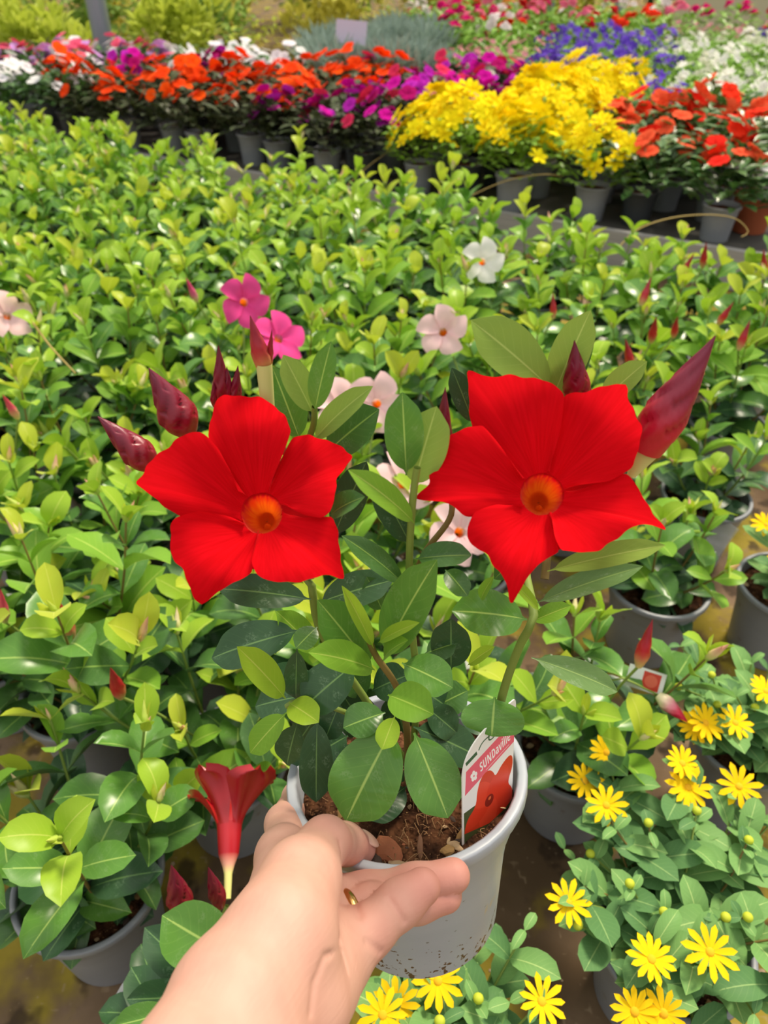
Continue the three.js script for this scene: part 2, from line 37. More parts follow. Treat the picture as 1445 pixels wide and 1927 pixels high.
const BACK = [[1.002,-2.286,"red_orange",0,1,1],[0.804,-2.44,"red_orange",0,2,1],[0.666,-2.488,"yellow",0,1,1],[0.428,-2.599,"yellow",0,2,1],[0.281,-2.727,"yellow",0,3,1],[0.125,-2.808,"yellow",0,4,1],[-0.072,-2.944,"magenta",0,1,1],[-0.213,-2.998,"magenta",0,2,1],[-0.416,-3.156,"magenta",0,3,1],[-0.522,-3.224,"orange",0,1,1],[-0.751,-3.312,"orange",0,2,1],[-0.88,-3.426,"orange",0,3,1],[-1.1,-3.512,"orange",0,4,1],[-1.282,-3.611,"orange",0,5,1],[-1.402,-3.704,"white",0,1,1],[-1.647,-3.803,"white",0,2,1],[-1.779,-3.89,"white",0,3,1],[1.058,-2.477,"red_orange",1,1,1],[0.942,-2.601,"red_orange",1,2,1],[0.747,-2.692,"red_orange",1,3,1],[0.534,-2.765,"yellow",1,1,1],[0.411,-2.894,"yellow",1,2,1],[0.214,-2.972,"yellow",1,3,1],[0.026,-3.093,"magenta",1,1,1],[-0.103,-3.19,"magenta",1,2,1],[-0.321,-3.301,"orange",1,1,1],[-0.434,-3.376,"orange",1,2,1],[-0.63,-3.468,"orange",1,3,1],[-0.775,-3.589,"orange",1,4,1],[-0.958,-3.676,"orange",1,5,1],[-1.194,-3.809,"orange",1,6,1],[-1.341,-3.858,"orange",1,7,1],[-1.47,-3.987,"orange",1,8,1],[-1.678,-4.141,"lilac",1,1,1],[-1.862,-4.216,"lilac",1,2,1],[-1.979,-4.294,"lilac",1,3,1],[1.2,-2.667,"red_orange",2,1,1],[1.024,-2.769,"red_orange",2,2,1],[0.844,-2.889,"red_orange",2,3,1],[0.692,-2.946,"yellow",2,1,1],[0.529,-3.048,"yellow",2,2,1],[0.28,-3.148,"magenta",2,1,1],[0.19,-3.28,"magenta",2,2,1],[-0.064,-3.341,"orange",2,1,1],[-0.187,-3.49,"orange",2,2,1],[-0.367,-3.522,"orange",2,3,1],[-0.552,-3.712,"orange",2,4,1],[-0.688,-3.755,"orange",2,5,1],[-0.88,-3.837,"orange",2,6,1],[-1.061,-3.94,"orange",2,7,1],[-1.208,-4.05,"magenta",2,3,1],[-1.444,-4.171,"lilac",2,1,1],[-1.532,-4.277,"lilac",2,2,1],[-1.754,-4.382,"lilac",2,3,1],[-1.911,-4.465,"lilac",2,4,1],[-2.118,-4.541,"lilac",2,5,1],[1.289,-2.836,"red_orange",3,1,1],[1.093,-2.959,"red_orange",3,2,1],[0.924,-3.008,"red_orange",3,3,1],[0.8,-3.125,"yellow",3,1,1],[0.594,-3.225,"yellow",3,2,1],[0.445,-3.322,"magenta",3,1,1],[0.298,-3.442,"magenta",3,2,1],[0.103,-3.551,"magenta",3,3,1],[-0.117,-3.668,"orange",3,1,1],[-0.263,-3.705,"orange",3,2,1],[-0.447,-3.861,"orange",3,3,1],[-0.64,-3.94,"orange",3,4,1],[-0.782,-4.023,"magenta",3,4,1],[-0.93,-4.143,"white",3,1,1],[-1.154,-4.257,"lilac",3,1,1],[-1.317,-4.377,"lilac",3,2,1],[-1.432,-4.456,"lilac",3,3,1],[-1.667,-4.546,"lilac",3,4,1],[1.414,-3.023,"red_orange",4,1,1],[1.215,-3.089,"red_orange",4,2,1],[1.045,-3.23,"violet",4,1,1],[0.895,-3.288,"yellow",4,1,1],[0.686,-3.414,"yellow",4,2,1],[0.502,-3.478,"magenta",4,1,1],[0.385,-3.606,"magenta",4,2,1],[0.178,-3.702,"magenta",4,3,1],[-0.024,-3.818,"orange",4,1,1],[-0.174,-3.919,"orange",4,2,1],[-0.372,-3.996,"orange",4,3,1],[-0.481,-4.127,"white",4,1,1],[-0.662,-4.209,"white",4,2,1],[-0.874,-4.342,"white",4,3,1],[-1.044,-4.406,"white",4,4,1],[-1.218,-4.556,"lilac",4,1,1],[1.501,-3.185,"white_small",5,1,1],[1.293,-3.242,"white_small",5,2,1],[1.159,-3.391,"violet",5,1,1],[0.952,-3.446,"yellow",5,1,1],[0.8,-3.561,"yellow",5,2,1],[0.603,-3.705,"magenta",5,1,1],[0.43,-3.787,"magenta",5,2,1],[0.323,-3.894,"magenta",5,3,1],[0.078,-3.998,"orange",5,1,1],[-0.078,-4.048,"magenta",5,4,1],[-0.243,-4.183,"lavender",5,1,1],[-0.565,-4.374,"white",5,1,1],[-0.778,-4.486,"white",5,2,1],[1.573,-3.354,"white_small",6,1,1],[1.397,-3.446,"white_small",6,2,1],[1.237,-3.582,"white_small",6,3,1],[1.091,-3.681,"violet",6,1,1],[0.867,-3.741,"yellow",6,1,1],[0.721,-3.894,"violet",6,2,1],[0.552,-3.952,"magenta",6,1,1],[0.419,-4.055,"magenta",6,2,1],[0.161,-4.146,"lavender",6,1,1],[0.04,-4.219,"lavender",6,2,1],[-0.143,-4.367,"lavender",6,3,1],[-0.309,-4.478,"lavender",6,4,1],[1.616,-3.539,"white_small",7,1,1],[1.4,-3.717,"white_small",7,2,1],[1.099,-3.826,"yellow",7,1,1],[0.911,-3.998,"violet",7,1,1],[0.689,-4.106,"grassy",7,1,1],[0.472,-4.272,"grassy",7,2,1],[0.206,-4.359,"lavender",7,1,1],[-0.047,-4.498,"lavender",7,2,1],[-0.275,-4.64,"lavender",7,3,1],[1.729,-3.811,"white_small",8,1,1],[1.482,-3.941,"white_small",8,2,1],[1.293,-4.092,"violet",8,1,1],[1.056,-4.205,"violet",8,2,1],[0.805,-4.372,"violet",8,3,1],[0.584,-4.446,"grassy",8,1,1],[0.378,-4.592,"grassy",8,2,1],[0.13,-4.725,"lavender",8,1,1],[-0.106,-4.916,"lavender",8,2,1],[-0.361,-5.036,"lavender",8,3,1],[1.872,-4.001,"white_small",9,1,1],[1.692,-4.166,"white_small",9,2,1],[1.442,-4.308,"violet",9,1,1],[1.163,-4.45,"violet",9,2,1],[0.962,-4.566,"violet",9,3,1],[0.692,-4.718,"grassy",9,1,1],[0.483,-4.832,"grassy",9,2,1],[0.249,-4.992,"lavender",9,1,1],[0.04,-5.14,"lavender",9,2,1],[-0.224,-5.225,"lavender",9,3,1],[2.001,-4.307,"white_small",10,1,1],[1.761,-4.392,"white_small",10,2,1],[1.566,-4.547,"white_small",10,3,1],[1.347,-4.663,"violet",10,1,1],[1.062,-4.83,"violet",10,2,1],[0.867,-4.924,"grassy",10,1,1],[0.622,-5.068,"pink_red",10,1,1],[0.401,-5.227,"pink_red",10,2,1],[0.175,-5.31,"lavender",10,1,1],[-0.078,-5.51,"lavender",10,2,1],[-0.313,-5.617,"lavender",10,3,0],[2.141,-4.504,"white_small",11,1,1],[1.965,-4.624,"white_small",11,2,1],[1.652,-4.757,"white_small",11,3,1],[1.432,-4.896,"violet",11,1,1],[1.193,-5.052,"violet",11,2,1],[0.996,-5.165,"violet",11,3,1],[0.792,-5.334,"pink_red",11,1,1],[0.543,-5.44,"pink_red",11,2,1],[0.335,-5.597,"lavender",11,1,1],[0.082,-5.718,"lavender",11,2,1],[2.071,-4.859,"white_small",12,1,1],[1.811,-4.977,"white_small",12,2,1],[1.604,-5.124,"violet",12,1,1],[1.347,-5.265,"violet",12,2,1],[1.149,-5.416,"violet",12,3,1],[0.892,-5.536,"pink_red",12,1,1],[0.666,-5.711,"pink_red",12,2,1],[0.429,-5.81,"pink_red",12,3,1],[0.232,-5.967,"pink_red",12,4,1],[2.173,-5.091,"white_small",13,1,1],[1.976,-5.214,"white_small",13,2,1],[1.739,-5.404,"violet",13,1,1],[1.49,-5.534,"pink_red",13,1,1],[1.263,-5.639,"pink_red",13,2,1],[1.004,-5.768,"pink_red",13,3,1],[0.782,-5.882,"pink_red",13,4,1],[0.566,-6.042,"pink_red",13,5,1],[0.304,-6.217,"pink_red",13,6,1],[2.333,-5.3,"violet",14,1,1],[2.109,-5.444,"grassy",14,1,1],[1.839,-5.619,"pink_red",14,1,1],[1.654,-5.738,"pink_red",14,2,1],[1.449,-5.88,"pink_red",14,3,1],[1.198,-6.009,"pink_red",14,4,1],[0.897,-6.126,"pink_red",14,5,1],[0.72,-6.294,"pink_red",14,6,1],[0.476,-6.401,"pink_red",14,7,1],[0.251,-6.58,"pink_red",14,8,0],[2.488,-5.558,"pink_red",15,1,1],[2.233,-5.654,"grassy",15,1,1],[1.993,-5.824,"grassy",15,2,1],[1.772,-5.981,"pink_red",15,2,1],[1.579,-6.125,"pink_red",15,3,1],[1.332,-6.234,"pink_red",15,4,1],[1.096,-6.347,"pink_red",15,5,1],[0.858,-6.527,"pink_red",15,6,1],[0.617,-6.644,"pink_red",15,7,1],[0.376,-6.751,"pink_red",15,8,0],[2.613,-5.776,"grassy",16,1,1],[2.377,-5.971,"pink_red",16,1,1],[2.161,-6.084,"pink_red",16,2,1],[1.909,-6.213,"pink_red",16,3,1],[1.66,-6.306,"pink_red",16,4,1],[1.422,-6.463,"pink_red",16,5,1],[1.195,-6.662,"pink_red",16,6,1],[0.963,-6.792,"pink_red",16,7,1],[0.751,-6.856,"pink_red",16,8,1],[0.484,-7.023,"pink_red",16,9,0],[0.266,-7.14,"grassy",16,2,0]];
const SAN = [{"p":[0.26,-0.288],"f":[[0.152,0.2,-0.282],[0.202,0.22,-0.232],[0.252,0.21,-0.241],[0.186,0.2,-0.204],[0.207,0.2,-0.203],[0.204,0.2,-0.369],[0.196,0.18,-0.406],[0.283,0.21,-0.406],[0.285,0.2,-0.387],[0.333,0.2,-0.388],[0.221,0.19,-0.431]],"b":[[0.159,0.19,-0.269],[0.197,0.2,-0.227],[0.244,0.19,-0.245],[0.281,0.21,-0.358],[0.238,0.2,-0.352],[0.207,0.2,-0.298],[0.188,0.17,-0.339],[0.229,0.2,-0.275],[0.278,0.2,-0.271],[0.296,0.2,-0.271],[0.322,0.2,-0.336]]},{"p":[0.415,-0.5],"f":[[0.326,0.2,-0.459],[0.356,0.2,-0.459],[0.319,0.19,-0.461],[0.403,0.2,-0.499]],"b":[[0.313,0.2,-0.505],[0.354,0.2,-0.521],[0.346,0.2,-0.482],[0.39,0.19,-0.486],[0.284,0.19,-0.46]]},{"p":[0.045,-0.193],"f":[[0.042,0.19,-0.228],[0.12,0.19,-0.214],[-0.001,0.19,-0.205],[0.009,0.18,-0.215]],"b":[[0.072,0.19,-0.216],[0.041,0.2,-0.198]]},{"p":[0.56,-0.74],"f":[[0.518,0.2,-0.778],[0.508,0.2,-0.7]],"b":[]}];
const TRUMPET = {"p":[-0.16,0.0,-0.221],"fl":[[-0.127,0.213,-0.2793],[-0.1359,0.2388,-0.3693]],"b":[[-0.1574,0.2244,-0.2628,-0.1584,0.2843,-0.2716,0.021],[-0.1293,0.2241,-0.269,-0.1331,0.2732,-0.2756,0.014],[-0.1374,0.2308,-0.2298,-0.1415,0.2478,-0.2304,0.008]],"l":[[-0.1117,0.2308,-0.2298,-0.1621,0.2655,-0.2442,0.045,"M"],[-0.1275,0.2121,-0.2152,-0.1814,0.2373,-0.2476,0.03,"D"],[-0.1252,0.2202,-0.2089,-0.1846,0.2285,-0.2027,0.026,"D"],[-0.1467,0.234,-0.1942,-0.1861,0.2368,-0.1837,0.022,"M"]]};
const MISC = {"tendrils":[[[0.566,0.225,-1.812],[0.618,0.264,-1.842],[0.734,0.29,-1.863],[0.857,0.284,-1.858],[0.887,0.258,-1.837],[0.87,0.25,-1.831]],[[0.128,0.122,-2.366],[0.26,0.185,-2.415],[0.393,0.229,-2.449],[0.508,0.242,-2.459],[0.555,0.237,-2.455]],[[0.302,0.3,-3.774],[0.374,0.342,-3.806],[0.464,0.39,-3.844]],[[-0.154,0.115,-2.741],[-0.061,0.184,-2.795],[0.033,0.236,-2.835],[0.136,0.274,-2.865]],[[-0.546,0.354,-1.087],[-0.519,0.325,-1.065],[-0.48,0.292,-1.039]]],"clay":[1.11,0.1,-2.272],"bud":[[0.288,0.2,-0.494],[0.314,0.19,-0.464]],"card":[[0.263,0.2,-0.522],[0.298,0.2,-0.506]],"clear":[[0.473,0.05,-0.837],[0.53,0.12,-0.88]],"tip":[[0.242,0.2,-0.506]]};

// ---------- helpers ----------
const V = (x, y, z) => new THREE.Vector3(x, y, z);
function rng(seed) { let a = seed >>> 0; return () => { a = (a + 0x6D2B79F5) >>> 0; let t = Math.imul(a ^ (a >>> 15), 1 | a); t = (t + Math.imul(t ^ (t >>> 7), 61 | t)) ^ t; return ((t ^ (t >>> 14)) >>> 0) / 4294967296; }; }
let R = rng(11);
const ru = (a, b) => a + (b - a) * R(), pick = (a) => a[Math.floor(R() * a.length)];
const names = {};
function numbered(n) { const k = names[n] = (names[n] ?? -1) + 1; return k ? `${n}_${String(k).padStart(3, '0')}` : n; }
function thing(name, label, category, pos = [0, 0, 0], group) {
  const o = new THREE.Group(); o.name = numbered(name); o.position.set(...pos); o.userData = { label, category };
  if (group) o.userData.group = group;
  scene.add(o); return o;
}
function tag(o, label, category, group) { o.userData = { ...o.userData, label, category }; if (group) o.userData.group = group; return o; }
function part(name, geo, mat, parent) { const m = new THREE.Mesh(geo, mat); m.name = name; m.castShadow = m.receiveShadow = true; parent.add(m); return m; }
function solo(name, geo, mat) { return part(numbered(name), geo, mat, scene); }
function copyOf(root, label, group) { const c = root.clone(); c.name = numbered(root.userData.kindName); c.userData = { ...root.userData, label }; if (group) c.userData.group = group; return c; }
function hash(x, y, s) { let h = Math.imul(x, 374761393) + Math.imul(y, 668265263) + Math.imul(s, 1442695041); h = Math.imul(h ^ (h >>> 13), 1274126177); return ((h ^ (h >>> 16)) >>> 0) / 4294967296; }
function noise(x, y, s = 0, px = 0, py = 0) { // value noise; px, py: period
  const xi = Math.floor(x), yi = Math.floor(y), f = x - xi, g = y - yi, u = f * f * (3 - 2 * f), v = g * g * (3 - 2 * g);
  const X = (a) => px ? ((a % px) + px) % px : a, Y = (a) => py ? ((a % py) + py) % py : a;
  const a = hash(X(xi), Y(yi), s), b = hash(X(xi + 1), Y(yi), s), c = hash(X(xi), Y(yi + 1), s), d = hash(X(xi + 1), Y(yi + 1), s);
  return (a + (b - a) * u) * (1 - v) + (c + (d - c) * u) * v;
}
function fbm(x, y, s, p, oct = 4) { let a = 0, k = 0.5; for (let i = 0; i < oct; i++) { a += k * noise(x, y, s + i, p, p); x *= 2; y *= 2; p *= 2; k *= 0.5; } return a; }
function tex(w, h, fn, srgb = true, wrap = true) {
  const d = new Uint8Array(w * h * 4);
  for (let y = 0; y < h; y++) for (let x = 0; x < w; x++) { const c = fn((x + 0.5) / w, (y + 0.5) / h); d.set([c[0], c[1], c[2], 255].map((q) => Math.max(0, Math.min(255, q))), (y * w + x) * 4); }
  const t = new THREE.DataTexture(d, w, h); t.magFilter = THREE.LinearFilter; t.minFilter = THREE.LinearFilter; if (srgb) t.colorSpace = THREE.SRGBColorSpace;
  if (wrap) t.wrapS = t.wrapT = THREE.RepeatWrapping; t.needsUpdate = true; return t;
}
const mixc = (a, b, k) => a.map((x, i) => x + (b[i] - x) * k), sst = (a, b, x) => { const t = Math.max(0, Math.min(1, (x - a) / (b - a))); return t * t * (3 - 2 * t); };

// ---------- materials ----------
function leafTex(base, rib, edge, opts = {}) {
  const s = opts.seed ?? 1;
  return tex(128, 256, (u, v) => {
    const x = Math.abs(u - 0.5) * 2;
    let c = mixc(base, edge, 0.35 * fbm(u * 4, v * 8, s, 64) + 0.25 * sst(0.9, 1, x));
    const vein = Math.abs(((v * 9 - x * 2.4) % 1 + 1) % 1 - 0.5);
    c = mixc(c, rib, (opts.vein ?? 0.18) * sst(0.09, 0.0, vein) * (1 - 0.6 * x));
    if (opts.scuff) c = mixc(c, [176, 188, 172], opts.scuff * sst(0.5, 0.75, fbm(u * 5, v * 10, s + 9, 64, 3)) * sst(0.35, 0.65, noise(u * 46, v * 92, s + 12)));
    return mixc(c, rib, sst(0.055, 0.02, x));
  }, true, false);
}
function leafMat(name, t, gloss, through, cr = 0.34) { return Object.assign(new THREE.MeshPhysicalMaterial({ map: t, roughness: 1, transmission: through, thickness: 0, clearcoat: gloss, clearcoatRoughness: cr, side: THREE.DoubleSide, specularIntensity: 0.3 }), { name }); }
const LM = {
  D: leafMat('leaf_dark', leafTex([48, 84, 50], [108, 146, 86], [62, 100, 58], { seed: 3, scuff: 0.35 }), 0.75, 0.12, 0.32),
  MD: leafMat('leaf_deep', leafTex([70, 114, 50], [144, 180, 88], [84, 128, 56], { seed: 5, scuff: 0.25 }), 0.8, 0.18, 0.28),
  M: leafMat('leaf_mid', leafTex([92, 144, 54], [172, 204, 104], [104, 154, 60], { seed: 7, scuff: 0.2 }), 0.85, 0.24, 0.26),
  LM: leafMat('leaf_fresh', leafTex([128, 178, 50], [186, 212, 98], [138, 184, 56], { seed: 9, vein: 0.25 }), 0.5, 0.3),
  ML: leafMat('leaf_fresh_satin', leafTex([118, 166, 48], [168, 202, 84], [130, 176, 54], { seed: 11 }), 0.35, 0.25, 0.45),
  L: leafMat('leaf_light', leafTex([160, 198, 52], [200, 218, 98], [168, 198, 56], { seed: 13, vein: 0.25 }), 0.45, 0.34),
  Y: leafMat('leaf_young', leafTex([190, 208, 58], [208, 218, 90], [196, 202, 62], { seed: 15, vein: 0.15 }), 0.35, 0.38),
  U: leafMat('leaf_underside', leafTex([146, 176, 76], [186, 206, 110], [150, 172, 82], { seed: 17, vein: 0.25 }), 0.15, 0.3, 0.5),
  G: leafMat('leaf_dusty', leafTex([104, 138, 78], [150, 178, 104], [118, 148, 88], { seed: 19, scuff: 0.4 }), 0.45, 0.15),
  S: leafMat('leaf_zinnia', leafTex([118, 164, 92], [180, 208, 130], [134, 176, 104], { seed: 21, vein: 0.3 }), 0.25, 0.2, 0.5),
  SD: leafMat('leaf_zinnia_dark', leafTex([88, 132, 78], [146, 178, 112], [104, 146, 88], { seed: 23, vein: 0.3 }), 0.25, 0.15, 0.5),
};
const std = (name, color, roughness, o = {}) => Object.assign(new THREE.MeshPhysicalMaterial({ color, roughness, side: THREE.DoubleSide, ...o }), { name });
const lin = (r, g, b) => new THREE.Color().setRGB(r, g, b);
const stemGreen = std('stem_green', 0x7e9440, 0.6), stemBrown = std('stem_brown', 0x7d6a34, 0.65);
const petalMat = (name, hex, through = 0.22) => std(name, hex, 1, { transmission: through, thickness: 0, sheen: 0.25, sheenColor: new THREE.Color(hex), sheenRoughness: 0.5, specularIntensity: 0.15 });
const PETAL = { red: petalMat('petal_red', 0xffffff, 0.2), pink: petalMat('petal_pink', 0xf0509c), white: petalMat('petal_white', 0xf4f2ee), pale: petalMat('petal_pale_pink', 0xf6d0d2), crimson: std('petal_crimson', 0xa80c1c, 0.32, { clearcoat: 0.4, clearcoatRoughness: 0.25 }) };
PETAL.red.map = tex(256, 128, (u, v) => { const a = 0.5 * noise(u * 60, v * 3, 201, 60, 3) + 0.5 * noise(u * 140, v * 6, 203, 140, 6); return mixc([206, 2, 13], [230, 7, 26], a); }); PETAL.red.sheenColor = new THREE.Color(0xe01020);
const soilTex = tex(512, 512, (u, v) => { const a = fbm(u * 12, v * 12, 31, 12, 5), b = noise(u * 90, v * 90, 37, 90, 90), c = noise(u * 40, v * 160, 41, 40, 160); let k = mixc([44, 27, 18], [112, 74, 50], sst(0.25, 0.75, a)); k = mixc(k, [150, 112, 80], sst(0.86, 0.95, b)); return mixc(k, [138, 98, 66], 0.7 * sst(0.88, 0.95, c)); });
const soilBump = tex(256, 256, (u, v) => { const a = 255 * (0.6 * fbm(u * 16, v * 16, 51, 16, 4) + 0.4 * noise(u * 80, v * 80, 55, 80, 80)); return [a, a, a]; }, false);
const soilMat = std('soil', 0xffffff, 0.95, { map: soilTex, bumpMap: soilBump, bumpScale: 0.004, specularIntensity: 0.2 });
const potBase = [148, 152, 158];
const potTex = tex(512, 256, (u, v) => { let c = mixc(potBase, [136, 140, 147], fbm(u * 8, v * 8, 61, 8)); return mixc(c, [116, 106, 92], 0.5 * sst(0.72, 0.86, fbm(u * 20, v * 10, 66, 20, 5))); });
const potMat = std('pot_grey_plastic', 0xffffff, 0.42, { map: potTex });
const heldPotTex = tex(1024, 512, (u, v) => { // clods of soil stuck round the foot of the pot
  let c = mixc([172, 178, 186], [162, 169, 178], fbm(u * 8, v * 8, 61, 8));
  const n = fbm(u * 110, v * 40, 71, 110, 5), low = 1 - v / 0.3;
  c = mixc(c, [88, 62, 42], sst(0.76 - 0.2 * low * (0.6 + 0.8 * noise(u * 9, 0.5, 73, 9, 9)), 0.79 - 0.2 * low * (0.6 + 0.8 * noise(u * 9, 0.5, 73, 9, 9)), n) * (v < 0.3 ? 1 : 0));
  c = mixc(c, [96, 90, 84], 0.7 * sst(0.79, 0.82, fbm(u * 60, v * 40, 77, 60, 5)) * (v > 0.3 && v < 0.75 ? 1 : 0));
  return mixc(c, [186, 172, 146], 0.75 * sst(0.7, 0.75, fbm(u * 26, v * 3, 83, 26, 4)) * (v > 0.3 && v < 0.7 ? 1 : 0));
});
const heldPotMat = std('held_pot_plastic', 0xffffff, 0.38, { map: heldPotTex });
const darkPotMat = std('pot_dark_grey', 0x6f7376, 0.5, { map: potTex });
const clayMat = std('pot_terracotta', 0xa4532f, 0.8);

// ---------- leaf, bud and flower shapes ----------
function leafGeo({ W = 0.5, fold = 0.12, curl = 0.5, wave = 0, nx = 4, ny = 8, petiole = 0.1, twist = 0, quilt = 0, blunt = 0.55, tipcut = 0.55 }) {
  const pos = [], uv = [], idx = []; let cy = 0, cz = 0, a = curl * 0.35;
  for (let j = 0; j <= ny; j++) {
    const t = j / ny, u = Math.max(0, (t - petiole) / (1 - petiole));
    let p = u <= 0 ? 0.05 : Math.pow(u, 0.6) * Math.pow(Math.max(0, 1 - u), blunt) / 0.45;
    if (u > 0.82) p *= 1 - tipcut * (u - 0.82) / 0.18;
    const hw = W / 2 * Math.max(p, j === ny ? 0.004 : 0.05);
    if (j) { a -= curl / ny; cy += Math.cos(a) / ny; cz += Math.sin(a) / ny; }
    const ny_ = -Math.sin(a), nz_ = Math.cos(a);
    for (let i = 0; i <= nx; i++) {
      const s = i / nx * 2 - 1, h = fold * Math.abs(s) * hw * 1.6 + wave * Math.sin(t * 9 + s * 2) * Math.abs(s) * hw + twist * s * hw * t + quilt * Math.sin((t * 9 - Math.abs(s) * 2.4) * 6.283) * (1 - s * s) * Math.abs(s) * hw;
      pos.push(s * hw, cy + ny_ * h, cz + nz_ * h); uv.push(s / 2 + 0.5, t);
    }
  }
  for (let j = 0; j < ny; j++) for (let i = 0; i < nx; i++) { const b = j * (nx + 1) + i; idx.push(b, b + 1, b + nx + 2, b, b + nx + 2, b + nx + 1); }
  const g = new THREE.BufferGeometry(); g.setAttribute('position', new THREE.Float32BufferAttribute(pos, 3)); g.setAttribute('uv', new THREE.Float32BufferAttribute(uv, 2)); g.setIndex(idx);
  const k = 1 / Math.hypot(cy, cz); g.rotateX(-Math.atan2(cz, cy)); g.scale(k, k, k); g.computeVertexNormals(); return g;
}
const LEAF = [[0.52, 0.2, 0.6, 0.08], [0.48, 0.34, 0.9, 0.06], [0.56, 0.12, 0.4, 0.14], [0.46, 0.42, 0.7, 0.04], [0.54, 0.22, 1.3, 0.1], [0.5, 0.26, 0.3, 0.1]].map(([W, fold, curl, wave]) => leafGeo({ W, fold, curl, wave, nx: 2, ny: 7 }));
const SLEAF = [[0.48, 0.2, 0.6], [0.44, 0.3, 1.0], [0.5, 0.12, 0.4]].map(([W, fold, curl]) => leafGeo({ W, fold, curl, nx: 2, ny: 6, petiole: 0.03, tipcut: 0.2 }));
const TINY = leafGeo({ W: 0.34, fold: 0.4, curl: -0.3, nx: 2, ny: 4, petiole: 0.02 });
function basis(dir, up) { const y = dir.clone().normalize(), x = y.clone().cross(up); if (x.lengthSq() < 1e-6) x.set(1, 0, 0).cross(y); x.normalize(); const z = x.clone().cross(y); return new THREE.Quaternion().setFromRotationMatrix(new THREE.Matrix4().makeBasis(x, y, z)); }
function putLeaf(parent, base, dir, up, len, geo, mat, wide = 1, name = 'leaf') { const m = part(name, geo, mat, parent); m.position.copy(base); m.quaternion.copy(basis(dir, up)); m.scale.set(len * wide, len, len); return m; }
function tube(points, r0, r1 = r0, seg = 10, rad = 6) {
  const c = points.length > 2 ? new THREE.CatmullRomCurve3(points) : new THREE.LineCurve3(points[0], points[1]);
  const g = new THREE.TubeGeometry(c, seg, 1, rad, false), p = g.attributes.position, q = V(0, 0, 0), ctr = V(0, 0, 0);
  for (let j = 0; j <= seg; j++) { const t = j / seg; c.getPointAt(t, ctr); const r = r0 + (r1 - r0) * t; for (let i = 0; i <= rad; i++) { const k = j * (rad + 1) + i; q.fromBufferAttribute(p, k).sub(ctr).multiplyScalar(r).add(ctr); p.setXYZ(k, q.x, q.y, q.z); } }
  return g;
}
function budGeo(W, colors, twist = 1.3, ny = 16, nx = 20, base = 0.45) { // a furled, spirally wrapped bud, unit length along y, colours along its length
  const pos = [], col = [], idx = [];
  for (let j = 0; j <= ny; j++) {
    const t = j / ny, prof = t < 0.32 ? base + (1 - base) * Math.sin(t / 0.32 * Math.PI / 2) : Math.pow(1 - (t - 0.32) / 0.68, 1.05) * (1 + 0.35 * (t - 0.32)) * 0.97 + 0.03;
    for (let i = 0; i <= nx; i++) {
      const a = i / nx * 2 * Math.PI, w = ((a * 5 / (2 * Math.PI) + t * twist * 5 / 2) % 1 + 1) % 1, ridge = 1 - 0.34 * Math.pow(w, 5) * Math.min(1, t * 4), r = W / 2 * prof * ridge;
      pos.push(Math.cos(a) * r, t, Math.sin(a) * r);
      const f = t * (colors.length - 1), k = Math.min(colors.length - 2, Math.floor(f)), c = mixc(colors[k], colors[k + 1], f - k); col.push(...c);
    }
  }
  for (let j = 0; j < ny; j++) for (let i = 0; i < nx; i++) { const b = j * (nx + 1) + i; idx.push(b, b + nx + 1, b + nx + 2, b, b + nx + 2, b + 1); }
  const g = new THREE.BufferGeometry(); g.setAttribute('position', new THREE.Float32BufferAttribute(pos, 3)); g.setAttribute('color', new THREE.Float32BufferAttribute(col, 3)); g.setIndex(idx); g.computeVertexNormals(); return g;
}
const C3 = (hex) => new THREE.Color(hex).toArray();
const budMat = std('bud_skin', 0xffffff, 0.36, { vertexColors: true, clearcoat: 0.2, clearcoatRoughness: 0.4 });
const budColors = { dark: ['#a81026', '#8c0d26', '#7c1030', '#6e1230'], two: ['#c81c30', '#c41a34', '#98203c', '#8c2440', '#7a2040'], tip: ['#d8a060', '#c0303c', '#a02038', '#8c1c38'], red: ['#d0bc80', '#c41428', '#a00e24', '#8c1028'], redpink: ['#e0d090', '#e0506a', '#c43048'], pinkbud: ['#e8dc9c', '#ec6c9c', '#e0387c', '#d02c70'], cream: ['#b8c868', '#e4dcA0', '#ecd8b0', '#e8c8a0'], blush: ['#b4c060', '#e0c890', '#eab498', '#e09888'], green: ['#a4bc4c', '#b8cc5c', '#c4d060'] };
const BUD = Object.fromEntries(Object.entries(budColors).map(([k, c]) => [k, budGeo(k === 'dark' || k === 'two' || k === 'tip' ? 1 : 0.3, c.map(C3), 1.3, k === 'dark' || k === 'two' ? 24 : 10, k === 'dark' || k === 'two' ? 30 : 10, k === 'two' || k === 'tip' ? 0.82 : 0.45)]));
